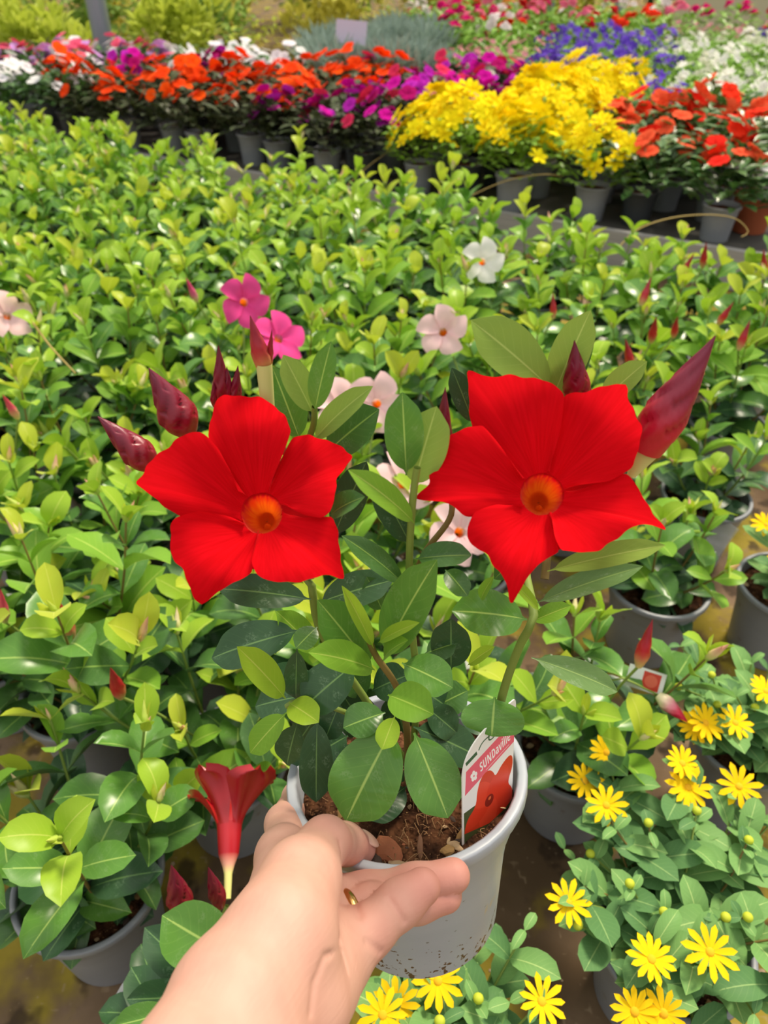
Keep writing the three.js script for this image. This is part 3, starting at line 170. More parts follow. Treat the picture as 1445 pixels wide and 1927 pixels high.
function petalGeo(outline, thr, cup, opt = {}) {
  const N = opt.N ?? 36, M = opt.M ?? 12, o = new THREE.CatmullRomCurve3(outline.map(([x, y]) => V(x, y, 0)), false, 'catmullrom', 0.28).getSpacedPoints(N);
  const f = o[0], l = o[N]; let a0 = Math.atan2(f.y, f.x), a1 = Math.atan2(l.y, l.x); const am = Math.atan2(o.reduce((s, p) => s + p.y, 0), o.reduce((s, p) => s + p.x, 0));
  const near = (a, m) => { while (a - m > Math.PI) a -= 2 * Math.PI; while (a - m < -Math.PI) a += 2 * Math.PI; return a; }; a0 = near(a0, am); a1 = near(a1, am); { const e = 0.16 * Math.sign(a1 - a0); a0 -= e; a1 += e; }
  const Rm = Math.max(...o.map((p) => Math.hypot(p.x, p.y))), pos = [], uv = [], idx = [];
  for (let j = 0; j <= M; j++) for (let i = 0; i <= N; i++) {
    const t = j / M, s = i / N, a = a0 + (a1 - a0) * s, ix = Math.cos(a) * thr, iy = Math.sin(a) * thr, jag = 1 + (opt.jag ?? 0) * t * t * t * Math.sin(Math.PI * s) * (Math.sin(s * 46 + (opt.ph ?? 0)) + 0.7 * Math.sin(s * 87 + 2)), x = ix + (o[i].x * jag - ix) * t, y = iy + (o[i].y * jag - iy) * t, r = Math.hypot(x, y) / Rm;
    const z = cup * (sst(0, 0.75, r) - 1) - 0.35 * cup * Math.pow(r, 4) * (opt.roll ?? 1) + (s - 0.5) * (opt.lap ?? 0.003) * sst(0, 0.5, t) + (opt.ruffle ?? 0.0012) * Math.sin(s * 17 + (opt.ph ?? 0)) * t * t - (opt.crease ?? 0.0016) * Math.exp(-Math.pow((s - 0.5) * 9, 2)) * (1 - t);
    pos.push(x, y, z); uv.push(s, t);
  }
  for (let j = 0; j < M; j++) for (let i = 0; i < N; i++) { const b = j * (N + 1) + i; idx.push(b, b + 1, b + N + 2, b, b + N + 2, b + N + 1); }
  const g = new THREE.BufferGeometry(); g.setAttribute('position', new THREE.Float32BufferAttribute(pos, 3)); g.setAttribute('uv', new THREE.Float32BufferAttribute(uv, 2)); g.setIndex(idx); g.computeVertexNormals(); return g;
}
function throatGeo(thr, cup, deep, inner, outerC, seg = 48) { // funnel with flecked rim
  const prof = [[2.7, 0.002], [1.5, -0.0006], [1.02, -0.0012], [0.95, -0.004], [0.88, -0.008], [0.74, -0.013], [0.55, -0.018], [0.34, -0.0215], [0.02, -0.023]], pos = [], col = [], idx = [], n = prof.length;
  prof.forEach(([k, z], j) => { for (let i = 0; i <= seg; i++) { const a = i / seg * 2 * Math.PI; pos.push(Math.cos(a) * thr * k, Math.sin(a) * thr * k, z - cup); const fleck = hash(i % seg, 3, 5), q = sst(0.4 + 0.9 * fleck, 1.0 + 1.3 * fleck, (j - 1) / 2); col.push(...mixc(outerC, mixc(inner, C3('#ff7410'), sst(4, 7, j + 2 * fleck)), q)); } });
  for (let j = 0; j < n - 1; j++) for (let i = 0; i < seg; i++) { const b = j * (seg + 1) + i; idx.push(b, b + seg + 1, b + seg + 2, b, b + seg + 2, b + 1); }
  const g = new THREE.BufferGeometry(); g.setAttribute('position', new THREE.Float32BufferAttribute(pos, 3)); g.setAttribute('color', new THREE.Float32BufferAttribute(col, 3)); g.setIndex(idx); g.computeVertexNormals(); return g;
}
const throatMat = std('flower_throat', 0xffffff, 1, { vertexColors: true, transmission: 0.5, thickness: 0, specularIntensity: 0.2 });
function genericPetal(r) { return [[0.12, -0.12], [0.45, -0.42], [0.75, -0.42], [0.92, -0.2], [1.02, 0.32], [0.8, 0.36], [0.5, 0.34], [0.14, 0.12]].map(([x, y]) => [x * r, y * r]); }
const bedPetal = petalGeo(genericPetal(0.036), 0.006, 0.008, { N: 14, M: 5 });
const bedThroat = Object.fromEntries([['pink', '#f07cb0'], ['white', '#f4f0e8'], ['pale', '#f6d4d0']].map(([k, c]) => [k, throatGeo(0.006, 0.008, 0.03, C3('#e88820'), C3(c), 16)]));
function bedFlower(kind) {
  const f = new THREE.Group(); f.name = 'flower';
  for (let i = 0; i < 5; i++) part('petal', bedPetal, PETAL[kind], f).rotation.z = i * 1.2566;
  part('throat', bedThroat[kind], throatMat, f); return f;
}

// ---------- pots ----------
function potGeo(R0, Hh, Rb) { // rim lip, collar and tapered body of a moulded plant pot, base at y = 0
  const k = R0 / 0.07, p = [[0, 0.003], [Rb - 0.004, 0.003], [Rb - 0.002, 0], [Rb, 0.0015], [Rb + 0.006 * k, 0.06 * Hh / 0.118], [R0 - 0.0098 * k, Hh - 0.032], [R0 - 0.0082 * k, Hh - 0.0305], [R0 - 0.005 * k, Hh - 0.0105], [R0 - 0.0018, Hh - 0.0092], [R0, Hh - 0.007], [R0, Hh - 0.0015], [R0 - 0.0012, Hh], [R0 - 0.0045 * k, Hh], [R0 - 0.0062 * k, Hh - 0.0015], [R0 - 0.0072 * k, Hh - 0.012], [R0 - 0.0105 * k, Hh - 0.032], [Rb, 0.02]];
  const g = new THREE.LatheGeometry(p.map(([x, y]) => new THREE.Vector2(x, y)), 48), q = g.attributes.position, uv = g.attributes.uv;
  for (let i = 0; i < q.count; i++) uv.setY(i, 0.01 + 0.98 * q.getY(i) / Hh);
  return g;
}
function soilGeo(r, y, amp, seed, nr = 10, na = 32) {
  const pos = [], uv = [], idx = [];
  for (let j = 0; j <= nr; j++) for (let i = 0; i <= na; i++) { const a = i / na * 2 * Math.PI, q = r * j / nr, x = Math.cos(a) * q, z = Math.sin(a) * q; pos.push(x, y + amp * (noise(x * 90 + 50, z * 90 + 50, seed) - 0.5) * 2 + amp * 0.8 * (noise(x * 260 + 50, z * 260 + 50, seed + 1) - 0.5), z); uv.push(x * 9, z * 9); }
  for (let j = 0; j < nr; j++) for (let i = 0; i < na; i++) { const b = j * (na + 1) + i; idx.push(b, b + 1, b + na + 2, b, b + na + 2, b + na + 1); }
  const g = new THREE.BufferGeometry(); g.setAttribute('position', new THREE.Float32BufferAttribute(pos, 3)); g.setAttribute('uv', new THREE.Float32BufferAttribute(uv, 2)); g.setIndex(idx); g.computeVertexNormals(); return g;
}
const POT = potGeo(0.07, 0.125, 0.05), SOIL = [soilGeo(0.0618, 0.107, 0.0025, 3), soilGeo(0.0618, 0.107, 0.0025, 8)];
const SPOT = potGeo(0.06, 0.11, 0.044), SSOIL = soilGeo(0.053, 0.094, 0.002, 5, 5, 20);
function stoneGeo(seed, flat = 0.6) { const g = new THREE.IcosahedronGeometry(1, 1), p = g.attributes.position, q = V(0, 0, 0); for (let i = 0; i < p.count; i++) { q.fromBufferAttribute(p, i); const k = 0.75 + 0.5 * noise(q.x * 1.7 + 9, q.y * 1.7 + q.z * 1.3 + 9, seed); p.setXYZ(i, q.x * k, q.y * k * flat, q.z * k * 0.85); } g.computeVertexNormals(); return g; }
const STONE = [1, 2, 3, 4].map((s) => stoneGeo(s)), chipMat = [0x9a5c3c, 0x6b4a34, 0xb89a74, 0x4a3a30, 0xa8834f].map((c, i) => std('chip_' + ['rust', 'bark', 'pale', 'dark', 'tan'][i], c, 0.85));

// ---------- ground and bench ----------
const floorTex = tex(1024, 1024, (u, v) => {
  const a = fbm(u * 6, v * 6, 101, 6, 6), b = fbm(u * 10, v * 10, 111, 10, 5), c = noise(u * 160, v * 160, 121, 160, 160), e = fbm(u * 24, v * 24, 131, 24, 4);
  let k = mixc([92, 74, 54], [136, 114, 92], sst(0.3, 0.7, a)); k = mixc(k, [150, 134, 44], 0.85 * sst(0.42, 0.58, b)); k = mixc(k, [46, 36, 28], 0.6 * sst(0.56, 0.7, e));
  return mixc(k, [158, 138, 112], 0.5 * sst(0.86, 0.97, c));
});
floorTex.repeat.set(1, 1);
const floorBump = tex(512, 512, (u, v) => { const a = 255 * fbm(u * 40, v * 40, 141, 40, 4); return [a, a, a]; }, false);
{
  const g = new THREE.BoxGeometry(30, 0.1, 24); g.translate(0, -0.05, -9);
  const p = g.attributes.position, uv = g.attributes.uv; for (let i = 0; i < p.count; i++) uv.setXY(i, p.getX(i) / 0.9, p.getZ(i) / 0.9);
  const f = solo('ground', g, std('ground_algae', 0xffffff, 0.85, { map: floorTex, bumpMap: floorBump, bumpScale: 0.003, specularIntensity: 0.3 })); f.userData = { kind: 'structure', label: 'brown damp floor with olive algae patches', category: 'ground' };
}
R = rng(77);
const EDGE = [-0.863, -0.504], TOCAM = [-0.504, 0.863], bedAt = (s, k) => [1.091 + s * EDGE[0] + k * TOCAM[0], -2.096 + s * EDGE[1] + k * TOCAM[1]];
{ // grit scattered on the floor
  const gs = []; for (let i = 0; i < 420; i++) { const s = ru(-0.8, 0.5), k = ru(0.9, 2.25), [x, z] = bedAt(s, k); if ([...BED.plants, ...BED.spec.map((q) => [q[1], q[2]]), ...SAN.map((q) => q.p), [TRUMPET.p[0], TRUMPET.p[2]]].some((q) => Math.hypot(q[0] - x, q[1] - z) < 0.06)) continue; const g = pick(STONE).clone(), q = 0.0012 + 0.0042 * Math.pow(R(), 4); g.rotateY(R() * 6); g.scale(q, q, q); g.translate(x, q * 0.3, z); gs.push(g); }
  const o = solo('gravel', mergeGeometries(gs), std('grit', 0xb29a7c, 0.9)); o.userData = { kind: 'stuff', label: 'pale grit and bark crumbs scattered on the damp floor', category: 'grit' };
}
{
  const sh = new THREE.Shape(); [[-1.9, -0.03], [5.2, -0.03], [5.2, -1.3], [2.95, -1.3], [2.95, -4.9], [-1.9, -4.9]].forEach(([s, k], i) => { const [x, z] = bedAt(s, k); i ? sh.lineTo(x, -z) : sh.moveTo(x, -z); }); const g = new THREE.ExtrudeGeometry(sh, { depth: 0.098, bevelEnabled: false }); g.rotateX(-Math.PI / 2); const o = solo('raised_staging', g, std('staging_liner', 0x4a4844, 0.9)); tag(o, 'low dark staging the far flower pots stand on', 'staging');
  const woodTex = tex(512, 64, (u, v) => { const a = fbm(u * 8, v * 24, 151, 8, 5); return mixc([150, 148, 146], [178, 176, 172], a); });
  for (let i = 0; i < 4; i++) { const L = 1.5, b = solo('edging_board', new THREE.BoxGeometry(L - 0.006, 0.112, 0.026), std('edging_wood', 0xffffff, 0.7, { map: woodTex })); const [bx, bz] = bedAt(-0.9 + L * i + L / 2, -0.012); b.position.set(bx, 0.056, bz); b.rotation.y = Math.atan2(-EDGE[1], EDGE[0]); tag(b, ['pale grey edging board below the red impatiens pots', 'pale grey edging board joining on below the yellow flowers', 'pale grey edging board below the magenta impatiens', 'pale grey edging board below the orange impatiens', 'pale grey edging board below the white impatiens'][i], 'board'); }
}

// ---------- mandevilla plants standing in the bed ----------
function shootTip(root, p, dir, kinds) {
  for (let i = 0; i < 2; i++) { const a = R() * 6.28, d = dir.clone().add(V(Math.cos(a) * 0.5, 0, Math.sin(a) * 0.5)); putLeaf(root, p, d, dir.clone().multiplyScalar(-1).add(V(0, 0.2, 0)), ru(0.018, 0.03), TINY, LM.Y); }
  for (let i = 0, n = 1 + Math.floor(R() * 3); i < n; i++) { const b = part('bud', BUD[pick(kinds)], budMat, root), l = ru(0.012, 0.034); b.position.copy(p); b.scale.setScalar(l); b.quaternion.copy(basis(dir.clone().add(V(ru(-0.4, 0.4), 0, ru(-0.4, 0.4))), V(0, 0, 1))); }
}
function mandevilla(root, { stems = 4, h = [0.14, 0.22], kinds = ['cream', 'blush', 'green'], spread = 0.5, leafLen = 0.066, pot = POT, pm = potMat, potH = 0.107, age = 0 } = {}) {
  if (pot) { part('pot', pot, pm, root).rotation.y = R() * 6; part('soil', pick(SOIL), soilMat, root).rotation.y = R() * 6; }
  for (let s = 0; s < stems; s++) {
    const a = s / stems * 6.28 + ru(-0.5, 0.5), out = ru(0.15, spread), H = ru(h[0], h[1]) * (s ? 1 : 1.1), d = V(Math.cos(a) * out, 1, Math.sin(a) * out).normalize(), p0 = V(Math.cos(a) * 0.012, potH - 0.006, Math.sin(a) * 0.012);
    const bend = V(Math.cos(a) * 0.1, 0, Math.sin(a) * 0.1), at = (t) => p0.clone().addScaledVector(d, H * t).addScaledVector(bend, H * Math.sin(t * 3.1) * 0.5);
    part('stem', tube([at(0), at(0.33), at(0.66), at(1)], 0.0021, 0.0012, 8, 5), R() < 0.5 ? stemGreen : stemBrown, root);
    const n = Math.round(H / 0.031); let az = R() * 3;
    for (let k = 0; k <= n; k++) {
      const t = (k + 0.35) / (n + 0.35), p = at(Math.min(1, t)), el = -0.25 + 1.05 * t + ru(-0.2, 0.2), len = leafLen * (t < 0.75 ? ru(0.85, 1.15) : ru(0.55, 0.8)), mat = t < 0.38 + age ? pick(['D', 'D', 'MD']) : t < 0.64 + age ? pick(['MD', 'M', 'M', 'LM']) : t < 0.88 ? pick(['LM', 'ML', 'L', 'M']) : pick(['L', 'Y', 'L']);
      for (let i = 0; i < 2; i++) { const b = az + i * Math.PI + ru(-0.2, 0.2), e = el + ru(-0.15, 0.15), dir = V(Math.cos(b) * Math.cos(e), Math.sin(e), Math.sin(b) * Math.cos(e)); putLeaf(root, p, dir, d, len * ru(0.9, 1.1), pick(LEAF), LM[mat], ru(0.9, 1.15)); }
      az += Math.PI / 2 + ru(-0.3, 0.3);
    }
    shootTip(root, at(1), d, kinds);
  }
}
function addExtra(root, wx, wy, wz, kind) {
  const p = root.worldToLocal(V(wx, wy, wz)), base = V(p.x * 0.3, Math.min(0.2, p.y * 0.6), p.z * 0.3), open = kind === 'pink' || kind === 'white' || kind === 'pale';
  if (open) {
    const n = root.worldToLocal(camera.position.clone()).sub(p).normalize().add(V(ru(-0.5, 0.5), ru(0.2, 0.7), ru(-0.3, 0.3))).normalize();
    const f = bedFlower(kind); f.position.copy(p); f.quaternion.setFromUnitVectors(V(0, 0, 1), n); f.rotateZ(R() * 6); f.scale.setScalar(1.15); root.add(f);
    part('flower_stalk', tube([base, base.clone().lerp(p, 0.6).add(V(0, 0.01, 0)), p.clone().addScaledVector(n, -0.03)], 0.0013, 0.0016, 8, 5), stemGreen, root);
  } else {
    const d = V(ru(-0.35, 0.35), 1, ru(-0.35, 0.35)), l = ru(0.042, 0.055), b = part('bud', BUD[kind], budMat, root); b.scale.set(l * 0.95, l, l * 0.95); b.quaternion.copy(basis(d, V(0, 0, 1))); b.position.copy(p).addScaledVector(d.normalize(), -l * 0.5);
    part('flower_stalk', tube([base, b.position.clone().lerp(base, 0.4).add(V(0, 0.006, 0)), b.position.clone()], 0.0013, 0.0016, 8, 5), stemGreen, root);
  }
}
R = rng(401);
const TEMPLATES = []; for (let i = 0; i < 9; i++) { const g = new THREE.Group(); g.userData = { kindName: 'potted_mandevilla' }; mandevilla(g, { stems: 5, h: i % 3 ? [0.15, 0.22] : [0.17, 0.25], spread: 0.55, leafLen: 0.07 }); TEMPLATES.push(g); }
const NEAR = []; for (let i = 0; i < 4; i++) { const g = new THREE.Group(); g.userData = { kindName: 'potted_mandevilla' }; mandevilla(g, { stems: 8, h: [0.11, 0.23], spread: 0.85, leafLen: 0.068, age: 0.12 }); NEAR.push(g); }
const hasExtra = new Map(); BED.extra.forEach((e) => { if (!hasExtra.has(e[0])) hasExtra.set(e[0], []); hasExtra.get(e[0]).push(e); });
const kindWords = { pink: 'a bright pink flower', white: 'a white flower', pale: 'a pale pink flower', red: 'a dark red bud', redpink: 'a rosy red bud', pinkbud: 'a hot pink bud' };
const bedThings = [];
const ORD = ['first', 'second', 'third', 'fourth', 'fifth', 'sixth', 'seventh', 'eighth', 'ninth', 'tenth', 'eleventh', 'twelfth', 'thirteenth', 'fourteenth', 'fifteenth', 'sixteenth', 'seventeenth', 'eighteenth', 'nineteenth', 'twentieth'];
BED.plants.forEach(([x, z, row_, col_], i) => {
  const d = Math.hypot(x, z), row = d > 2.4 ? 'beside the far edging board' : d > 1.6 ? 'in the middle of the crowded bed' : d > 1.0 ? 'in the crowded bed behind the red flowers' : 'in the near part of the crowded bed';
  const c = copyOf(d < 1.25 ? pick(NEAR) : TEMPLATES[Math.floor(R() * TEMPLATES.length)], `leafy green mandevilla, ${ORD[row_] ?? 'last'} row from the edging board, ${ORD[col_] ?? 'last'} from the open floor`, `green mandevillas ${row}`);
  c.position.set(x, 0, z); c.rotation.y = R() * 6.28; const s = ru(0.92, 1.1); c.scale.set(1, s, 1); c.userData = { label: c.userData.label, category: 'plant', group: c.userData.group }; scene.add(c); bedThings[i] = c;
});
const specLabel = { A: 'potted mandevilla at the lower corner with yellow-green young leaf whorl and bare soil', B: 'potted mandevilla behind the wrist with broad bright leaves', C: 'potted mandevilla just behind the held pot, beside the yellow daisies', E: 'potted mandevilla at the bed edge beside the mossy floor', F: 'potted mandevilla with white pot rim between the red flower and the floor', G: 'potted mandevilla standing behind the gap between the two red flowers' };
R = rng(902);
BED.spec.forEach(([k, x, z], i) => {
  const o = thing('potted_mandevilla', specLabel[k], 'plant', [x, 0, z]);
  mandevilla(o, { stems: k === 'A' || k === 'B' ? 8 : 6, h: k === 'A' ? [0.06, 0.2] : k === 'B' ? [0.08, 0.2] : [0.1, 0.18], leafLen: 0.064, spread: k === 'B' ? 0.9 : 0.75, kinds: ['green', 'blush', 'cream'], age: 0.12 });
  for (let j = 0; j < 26; j++) { const a = R() * 6.28, q = Math.sqrt(R()) * 0.055, c = part('bark_chip', pick(STONE), pick(chipMat), o), s = ru(0.0012, 0.004); c.position.set(Math.cos(a) * q, 0.1085, Math.sin(a) * q); c.rotation.y = R() * 6; c.scale.set(s, s * 0.7, s * 1.4); }
  bedThings[BED.plants.length + i] = o;
});
scene.updateMatrixWorld(true);
for (const [i, list] of hasExtra) { const o = bedThings[i]; for (const [, x, y, z, kind] of list) addExtra(o, x, y, z, kind); if (i < BED.plants.length) { const words = [...new Set(list.map((e) => kindWords[e[4]]))].join(' and '); o.userData.label = `mandevilla with ${words}`; delete o.userData.group; } }
{ // tell apart flowering plants whose words came out alike
  const near = { 0: 'nearest the far board', 1: 'further forward in the bed', 2: 'closest to the held plant' }, by = {};
  for (const i of hasExtra.keys()) if (i < BED.plants.length) (by[bedThings[i].userData.label] ??= []).push(bedThings[i]);
  const ord = ['first', 'second', 'third', 'fourth', 'fifth', 'sixth', 'seventh', 'eighth', 'ninth', 'tenth', 'eleventh', 'twelfth'];
  for (const l of Object.values(by)) if (l.length > 1) { l.sort((a, b) => a.position.z - b.position.z); l.forEach((o, j) => { o.userData.label += `, ${ord[j]} such plant from the far board`; }); }
}

{ // a pink-tipped bud hanging from the plant behind the held pot
  const o = bedThings[BED.plants.length + 2], p = o.worldToLocal(V(...MISC.bud[0])), q = o.worldToLocal(V(...MISC.bud[1])), d = q.clone().sub(p), b = part('bud', budGeo(0.42, ['#ece4b4', '#f0d8b8', '#f090a0', '#e0204c', '#d81440', '#c80c34'].map(C3), 1.0, 16, 16, 0.5), budMat, o);
  b.position.copy(p); b.scale.setScalar(d.length()); b.quaternion.copy(basis(d, V(0, 0, 1))); part('flower_stalk', tube([V(0.01, 0.16, 0), o.worldToLocal(V(...MISC.tip[0])).add(V(0, 0.012, 0)), p], 0.0014, 0.0012, 8, 5), stemGreen, o);
}
function card(name, pa, pb, wide, mat, label) { const a = V(...pa), b = V(...pb), d = b.clone().sub(a), g = new THREE.BoxGeometry(wide, d.length(), 0.0008), o = solo(name, g, mat); o.position.copy(a).lerp(b, 0.5); o.quaternion.copy(basis(d, V(-0.2, 0.6, 0.8))); return tag(o, label, 'label'); }
{
  const cv = document.createElement('canvas'); cv.width = 128; cv.height = 256; const c = cv.getContext('2d'); c.fillStyle = '#f4f4f2'; c.fillRect(0, 0, 128, 256); c.fillStyle = '#d8402c'; c.fillRect(14, 30, 100, 120); c.fillStyle = '#e86a50'; c.beginPath(); c.ellipse(64, 90, 36, 44, 0, 0, 7); c.fill();
  const t = new THREE.CanvasTexture(cv); t.colorSpace = THREE.SRGBColorSpace;
  card('plant_label', MISC.card[0], MISC.card[1], 0.024, std('label_print_small', 0xffffff, 0.4, { map: t }), 'small white and red plant label among leaves beside the yellow daisies');
  card('plant_label', MISC.clear[0], MISC.clear[1], 0.03, std('clear_plastic', 0xf4f6f8, 0.12, { transmission: 0.85, thickness: 0 }), 'clear plastic label sleeve leaning by the mossy floor');
}

// ---------- the mandevilla below the wrist, with a half open trumpet flower ----------
R = rng(55);
{
  const o = thing('potted_mandevilla', 'mandevilla beside the wrist with a dark red trumpet flower seen from the side', 'plant', TRUMPET.p); scene.updateMatrixWorld(true);
  part('pot', POT, potMat, o); part('soil', SOIL[0], soilMat, o);
  const L = (a) => V(a[0] - TRUMPET.p[0], a[1], a[2] - TRUMPET.p[2]), f0 = L(TRUMPET.fl[0]), f1 = L(TRUMPET.fl[1]), axis = f1.clone().sub(f0), H = axis.length();
  part('stem', tube([V(0, 0.1, 0), V(0.01, 0.16, -0.02), f0.clone().addScaledVector(axis, -0.05)], 0.0024, 0.002, 8, 6), stemGreen, o);
  const fl = new THREE.Group(); fl.name = 'flower'; o.add(fl); fl.position.copy(f0); fl.quaternion.copy(basis(axis, V(0, 0, 1)));
  const prof = [[0.0028, 0], [0.0034, 0.2], [0.0052, 0.27], [0.0085, 0.36], [0.0098, 0.5], [0.0108, 0.62]], pos = [], col = [], idx = [], n = prof.length, S = 32;
  prof.forEach(([r, t], j) => { for (let i = 0; i <= S; i++) { const a = i / S * 6.2832; pos.push(Math.cos(a) * r, t * H, Math.sin(a) * r); col.push(...(t < 0.25 ? C3('#dcd884') : t < 0.3 ? C3('#e8a890') : C3('#b00f20'))); } });
  for (let j = 0; j < n - 1; j++) for (let i = 0; i < S; i++) { const b = j * (S + 1) + i; idx.push(b, b + S + 1, b + S + 2, b, b + S + 2, b + 1); }
  const tg = new THREE.BufferGeometry(); tg.setAttribute('position', new THREE.Float32BufferAttribute(pos, 3)); tg.setAttribute('color', new THREE.Float32BufferAttribute(col, 3)); tg.setIndex(idx); tg.computeVertexNormals();
  part('flower_tube', tg, budMat, fl);
  for (let k = 0; k < 5; k++) { // five flaring lobes
    const pp = [], ii = [], N = 12, M = 12, a0 = k * 1.2566 + 0.35;
    for (let j = 0; j <= M; j++) for (let i = 0; i <= N; i++) { const t = j / M, s = i / N * 2 - 1, w = (0.66 + 0.34 * Math.sin(Math.min(1, t * 1.3) * 1.57)) * (t > 0.75 ? 1 - 0.75 * Math.pow((t - 0.75) / 0.25, 1.6) : 1), a = a0 + s * 0.7 * w + t * 0.2, r = 0.0106 + (0.031 + 0.007 * Math.cos(k * 2.1)) * Math.pow(t, 1.45) + 0.0025 * Math.sin(s * 5 + k) * t, y = H * 0.6 + t * H * (0.44 + 0.07 * Math.sin(k * 2.1)) - 0.006 * Math.pow(t, 6) + 0.003 * Math.cos(s * 6) * t; pp.push(Math.cos(a) * r, y, Math.sin(a) * r); }
    for (let j = 0; j < M; j++) for (let i = 0; i < N; i++) { const b = j * (N + 1) + i; ii.push(b, b + 1, b + N + 2, b, b + N + 2, b + N + 1); }
    const g = new THREE.BufferGeometry(); g.setAttribute('position', new THREE.Float32BufferAttribute(pp, 3)); g.setIndex(ii); g.computeVertexNormals(); part('petal', g, PETAL.crimson, fl);
  }
  for (const [bx, by, bz, tx, ty, tz, w] of TRUMPET.b) { const p = L([bx, by, bz]), q = L([tx, ty, tz]), d = q.clone().sub(p), b = part('bud', BUD.dark, budMat, o); b.position.copy(p); b.scale.set(w, d.length(), w); b.quaternion.copy(basis(d, V(0, 0, 1))); part('flower_stalk', tube([V(0.005, 0.12, -0.01), p.clone().multiplyScalar(0.8).add(V(0, 0.03, 0)), p], 0.0014, 0.0014, 6, 5), stemGreen, o); }
  const tg2 = leafGeo({ W: 1, fold: 0.1, curl: 0.5, nx: 6, ny: 14 });
  for (const [bx, by, bz, tx, ty, tz, w, m] of TRUMPET.l) { const p = L([bx, by, bz]), q = L([tx, ty, tz]), d = q.clone().sub(p); const l = putLeaf(o, p, d, V(0.2, 1, 0.6), d.length(), tg2, LM[m]); l.scale.x = w; part('petiole', tube([V(0.004, 0.13, -0.01), p], 0.0013, 0.001, 4, 5), stemGreen, o); }
  for (let s = 0; s < 3; s++) { const a = 2 + s * 1.2; for (let k = 0; k < 3; k++) putLeaf(o, V(Math.cos(a) * 0.02, 0.125 + k * 0.02, Math.sin(a) * 0.02), V(Math.cos(a + k), 0.15, Math.sin(a + k)), V(0, 1, 0), 0.055, pick(LEAF), LM[pick(['D', 'MD'])]); }
}

// ---------- creeping zinnias with yellow daisies ----------
const dPetal = leafGeo({ W: 0.21, fold: 0.1, curl: 0.25, nx: 2, ny: 5, petiole: 0, blunt: 0.25, tipcut: 0.3 }), dPetalMat = std('petal_yellow', 0xffd21a, 1, { transmission: 0.15, thickness: 0, specularIntensity: 0.2 }), dDisc = (() => { const g = new THREE.SphereGeometry(0.0035, 14, 8, 0, 6.2832, 0, 1.57); g.scale(1, 0.6, 1); return g; })(), dDiscMat = std('daisy_disc', 0xf0b414, 0.9), zBud = (() => { const g = new THREE.SphereGeometry(0.0042, 12, 8); g.scale(1, 0.85, 1); return g; })(), zBudMat = std('zinnia_bud', 0xb8c42c, 0.7);
function daisy(r) { const f = new THREE.Group(); f.name = 'flower'; const n = 11 + Math.floor(R() * 3); for (let i = 0; i < n; i++) { const a = i / n * 6.2832; putLeaf(f, V(Math.cos(a) * 0.0015, 0, Math.sin(a) * 0.0015), V(Math.cos(a), ru(0.0, 0.25), Math.sin(a)), V(0, 1, 0), r * ru(0.92, 1.06), dPetal, dPetalMat, 1, 'petal'); } part('disc', dDisc, dDiscMat, f); return f; }
const sanLabels = ['large yellow-flowered creeping zinnia in front, many daisies over grey-green leaves', 'creeping zinnia pot with three clustered daisies beside a fallen red bud', 'creeping zinnia under the held pot, daisies peeping below it', 'creeping zinnia by the mossy floor at the picture edge'];
R = rng(314);
SAN.forEach(({ p, f, b }, i) => {
  const o = thing('creeping_zinnia', sanLabels[i], 'plant', [p[0], 0, p[1]]), root0 = V(0, 0.1, 0);
  part('pot', POT, potMat, o); part('soil', pick(SOIL), soilMat, o);
  const loc = (a) => V(a[0] - p[0], a[1], a[2] - p[1]), ends = [...f.map((a) => [loc(a), 'f']), ...b.map((a) => [loc(a), 'b'])];
  for (let k = 0, n = i === 0 ? 22 : 16; k < n; k++) { const a = R() * 6.28, q = ru(0.03, 0.115); ends.push([V(Math.cos(a) * q, ru(0.13, 0.2), Math.sin(a) * q), 'l']); }
  for (const [e, kind] of ends) {
    const mid = V(e.x * 0.55 + ru(-0.01, 0.01), 0.1 + (e.y - 0.1) * 0.6, e.z * 0.55 + ru(-0.01, 0.01)), curve = new THREE.CatmullRomCurve3([V(e.x * 0.15, 0.1, e.z * 0.15), mid, e]), len = curve.getLength();
    part('stem', tube([V(e.x * 0.15, 0.1, e.z * 0.15), mid, e], 0.0014, 0.0009, 8, 5), R() < 0.4 ? stemBrown : stemGreen, o);
    const n = Math.max(3, Math.round(len / 0.027)); let az = R() * 3;
    for (let k = 1; k <= n; k++) { const t = k / n * (kind === 'l' ? 1 : 0.93), q = curve.getPointAt(t); for (let s = 0; s < 2; s++) { const a = az + s * Math.PI, el = ru(0, 0.6); putLeaf(o, q, V(Math.cos(a) * Math.cos(el), Math.sin(el), Math.sin(a) * Math.cos(el)), V(0, 1, 0), (k === n ? ru(0.014, 0.022) : ru(0.034, 0.05)), pick(SLEAF), R() < 0.6 ? LM.S : LM.SD, ru(0.9, 1.2)); } az += 1.57 + ru(-0.3, 0.3); }
    if (kind === 'f') { const d = daisy(ru(0.0165, 0.021)); d.position.copy(e); d.quaternion.setFromUnitVectors(V(0, 1, 0), V(ru(-0.25, 0.25), 1, ru(0.1, 0.6)).normalize()); o.add(d); }
    if (kind === 'b') { const d = part('bud', zBud, zBudMat, o); d.position.copy(e); }
  }
  for (let j = 0; j < 26; j++) { const a = R() * 6.28, q = Math.sqrt(R()) * 0.055, c = part('bark_chip', pick(STONE), pick(chipMat), o), s = ru(0.0012, 0.004); c.position.set(Math.cos(a) * q, 0.1085, Math.sin(a) * q); c.rotation.y = R() * 6; c.scale.set(s, s * 0.7, s * 1.4); }
});

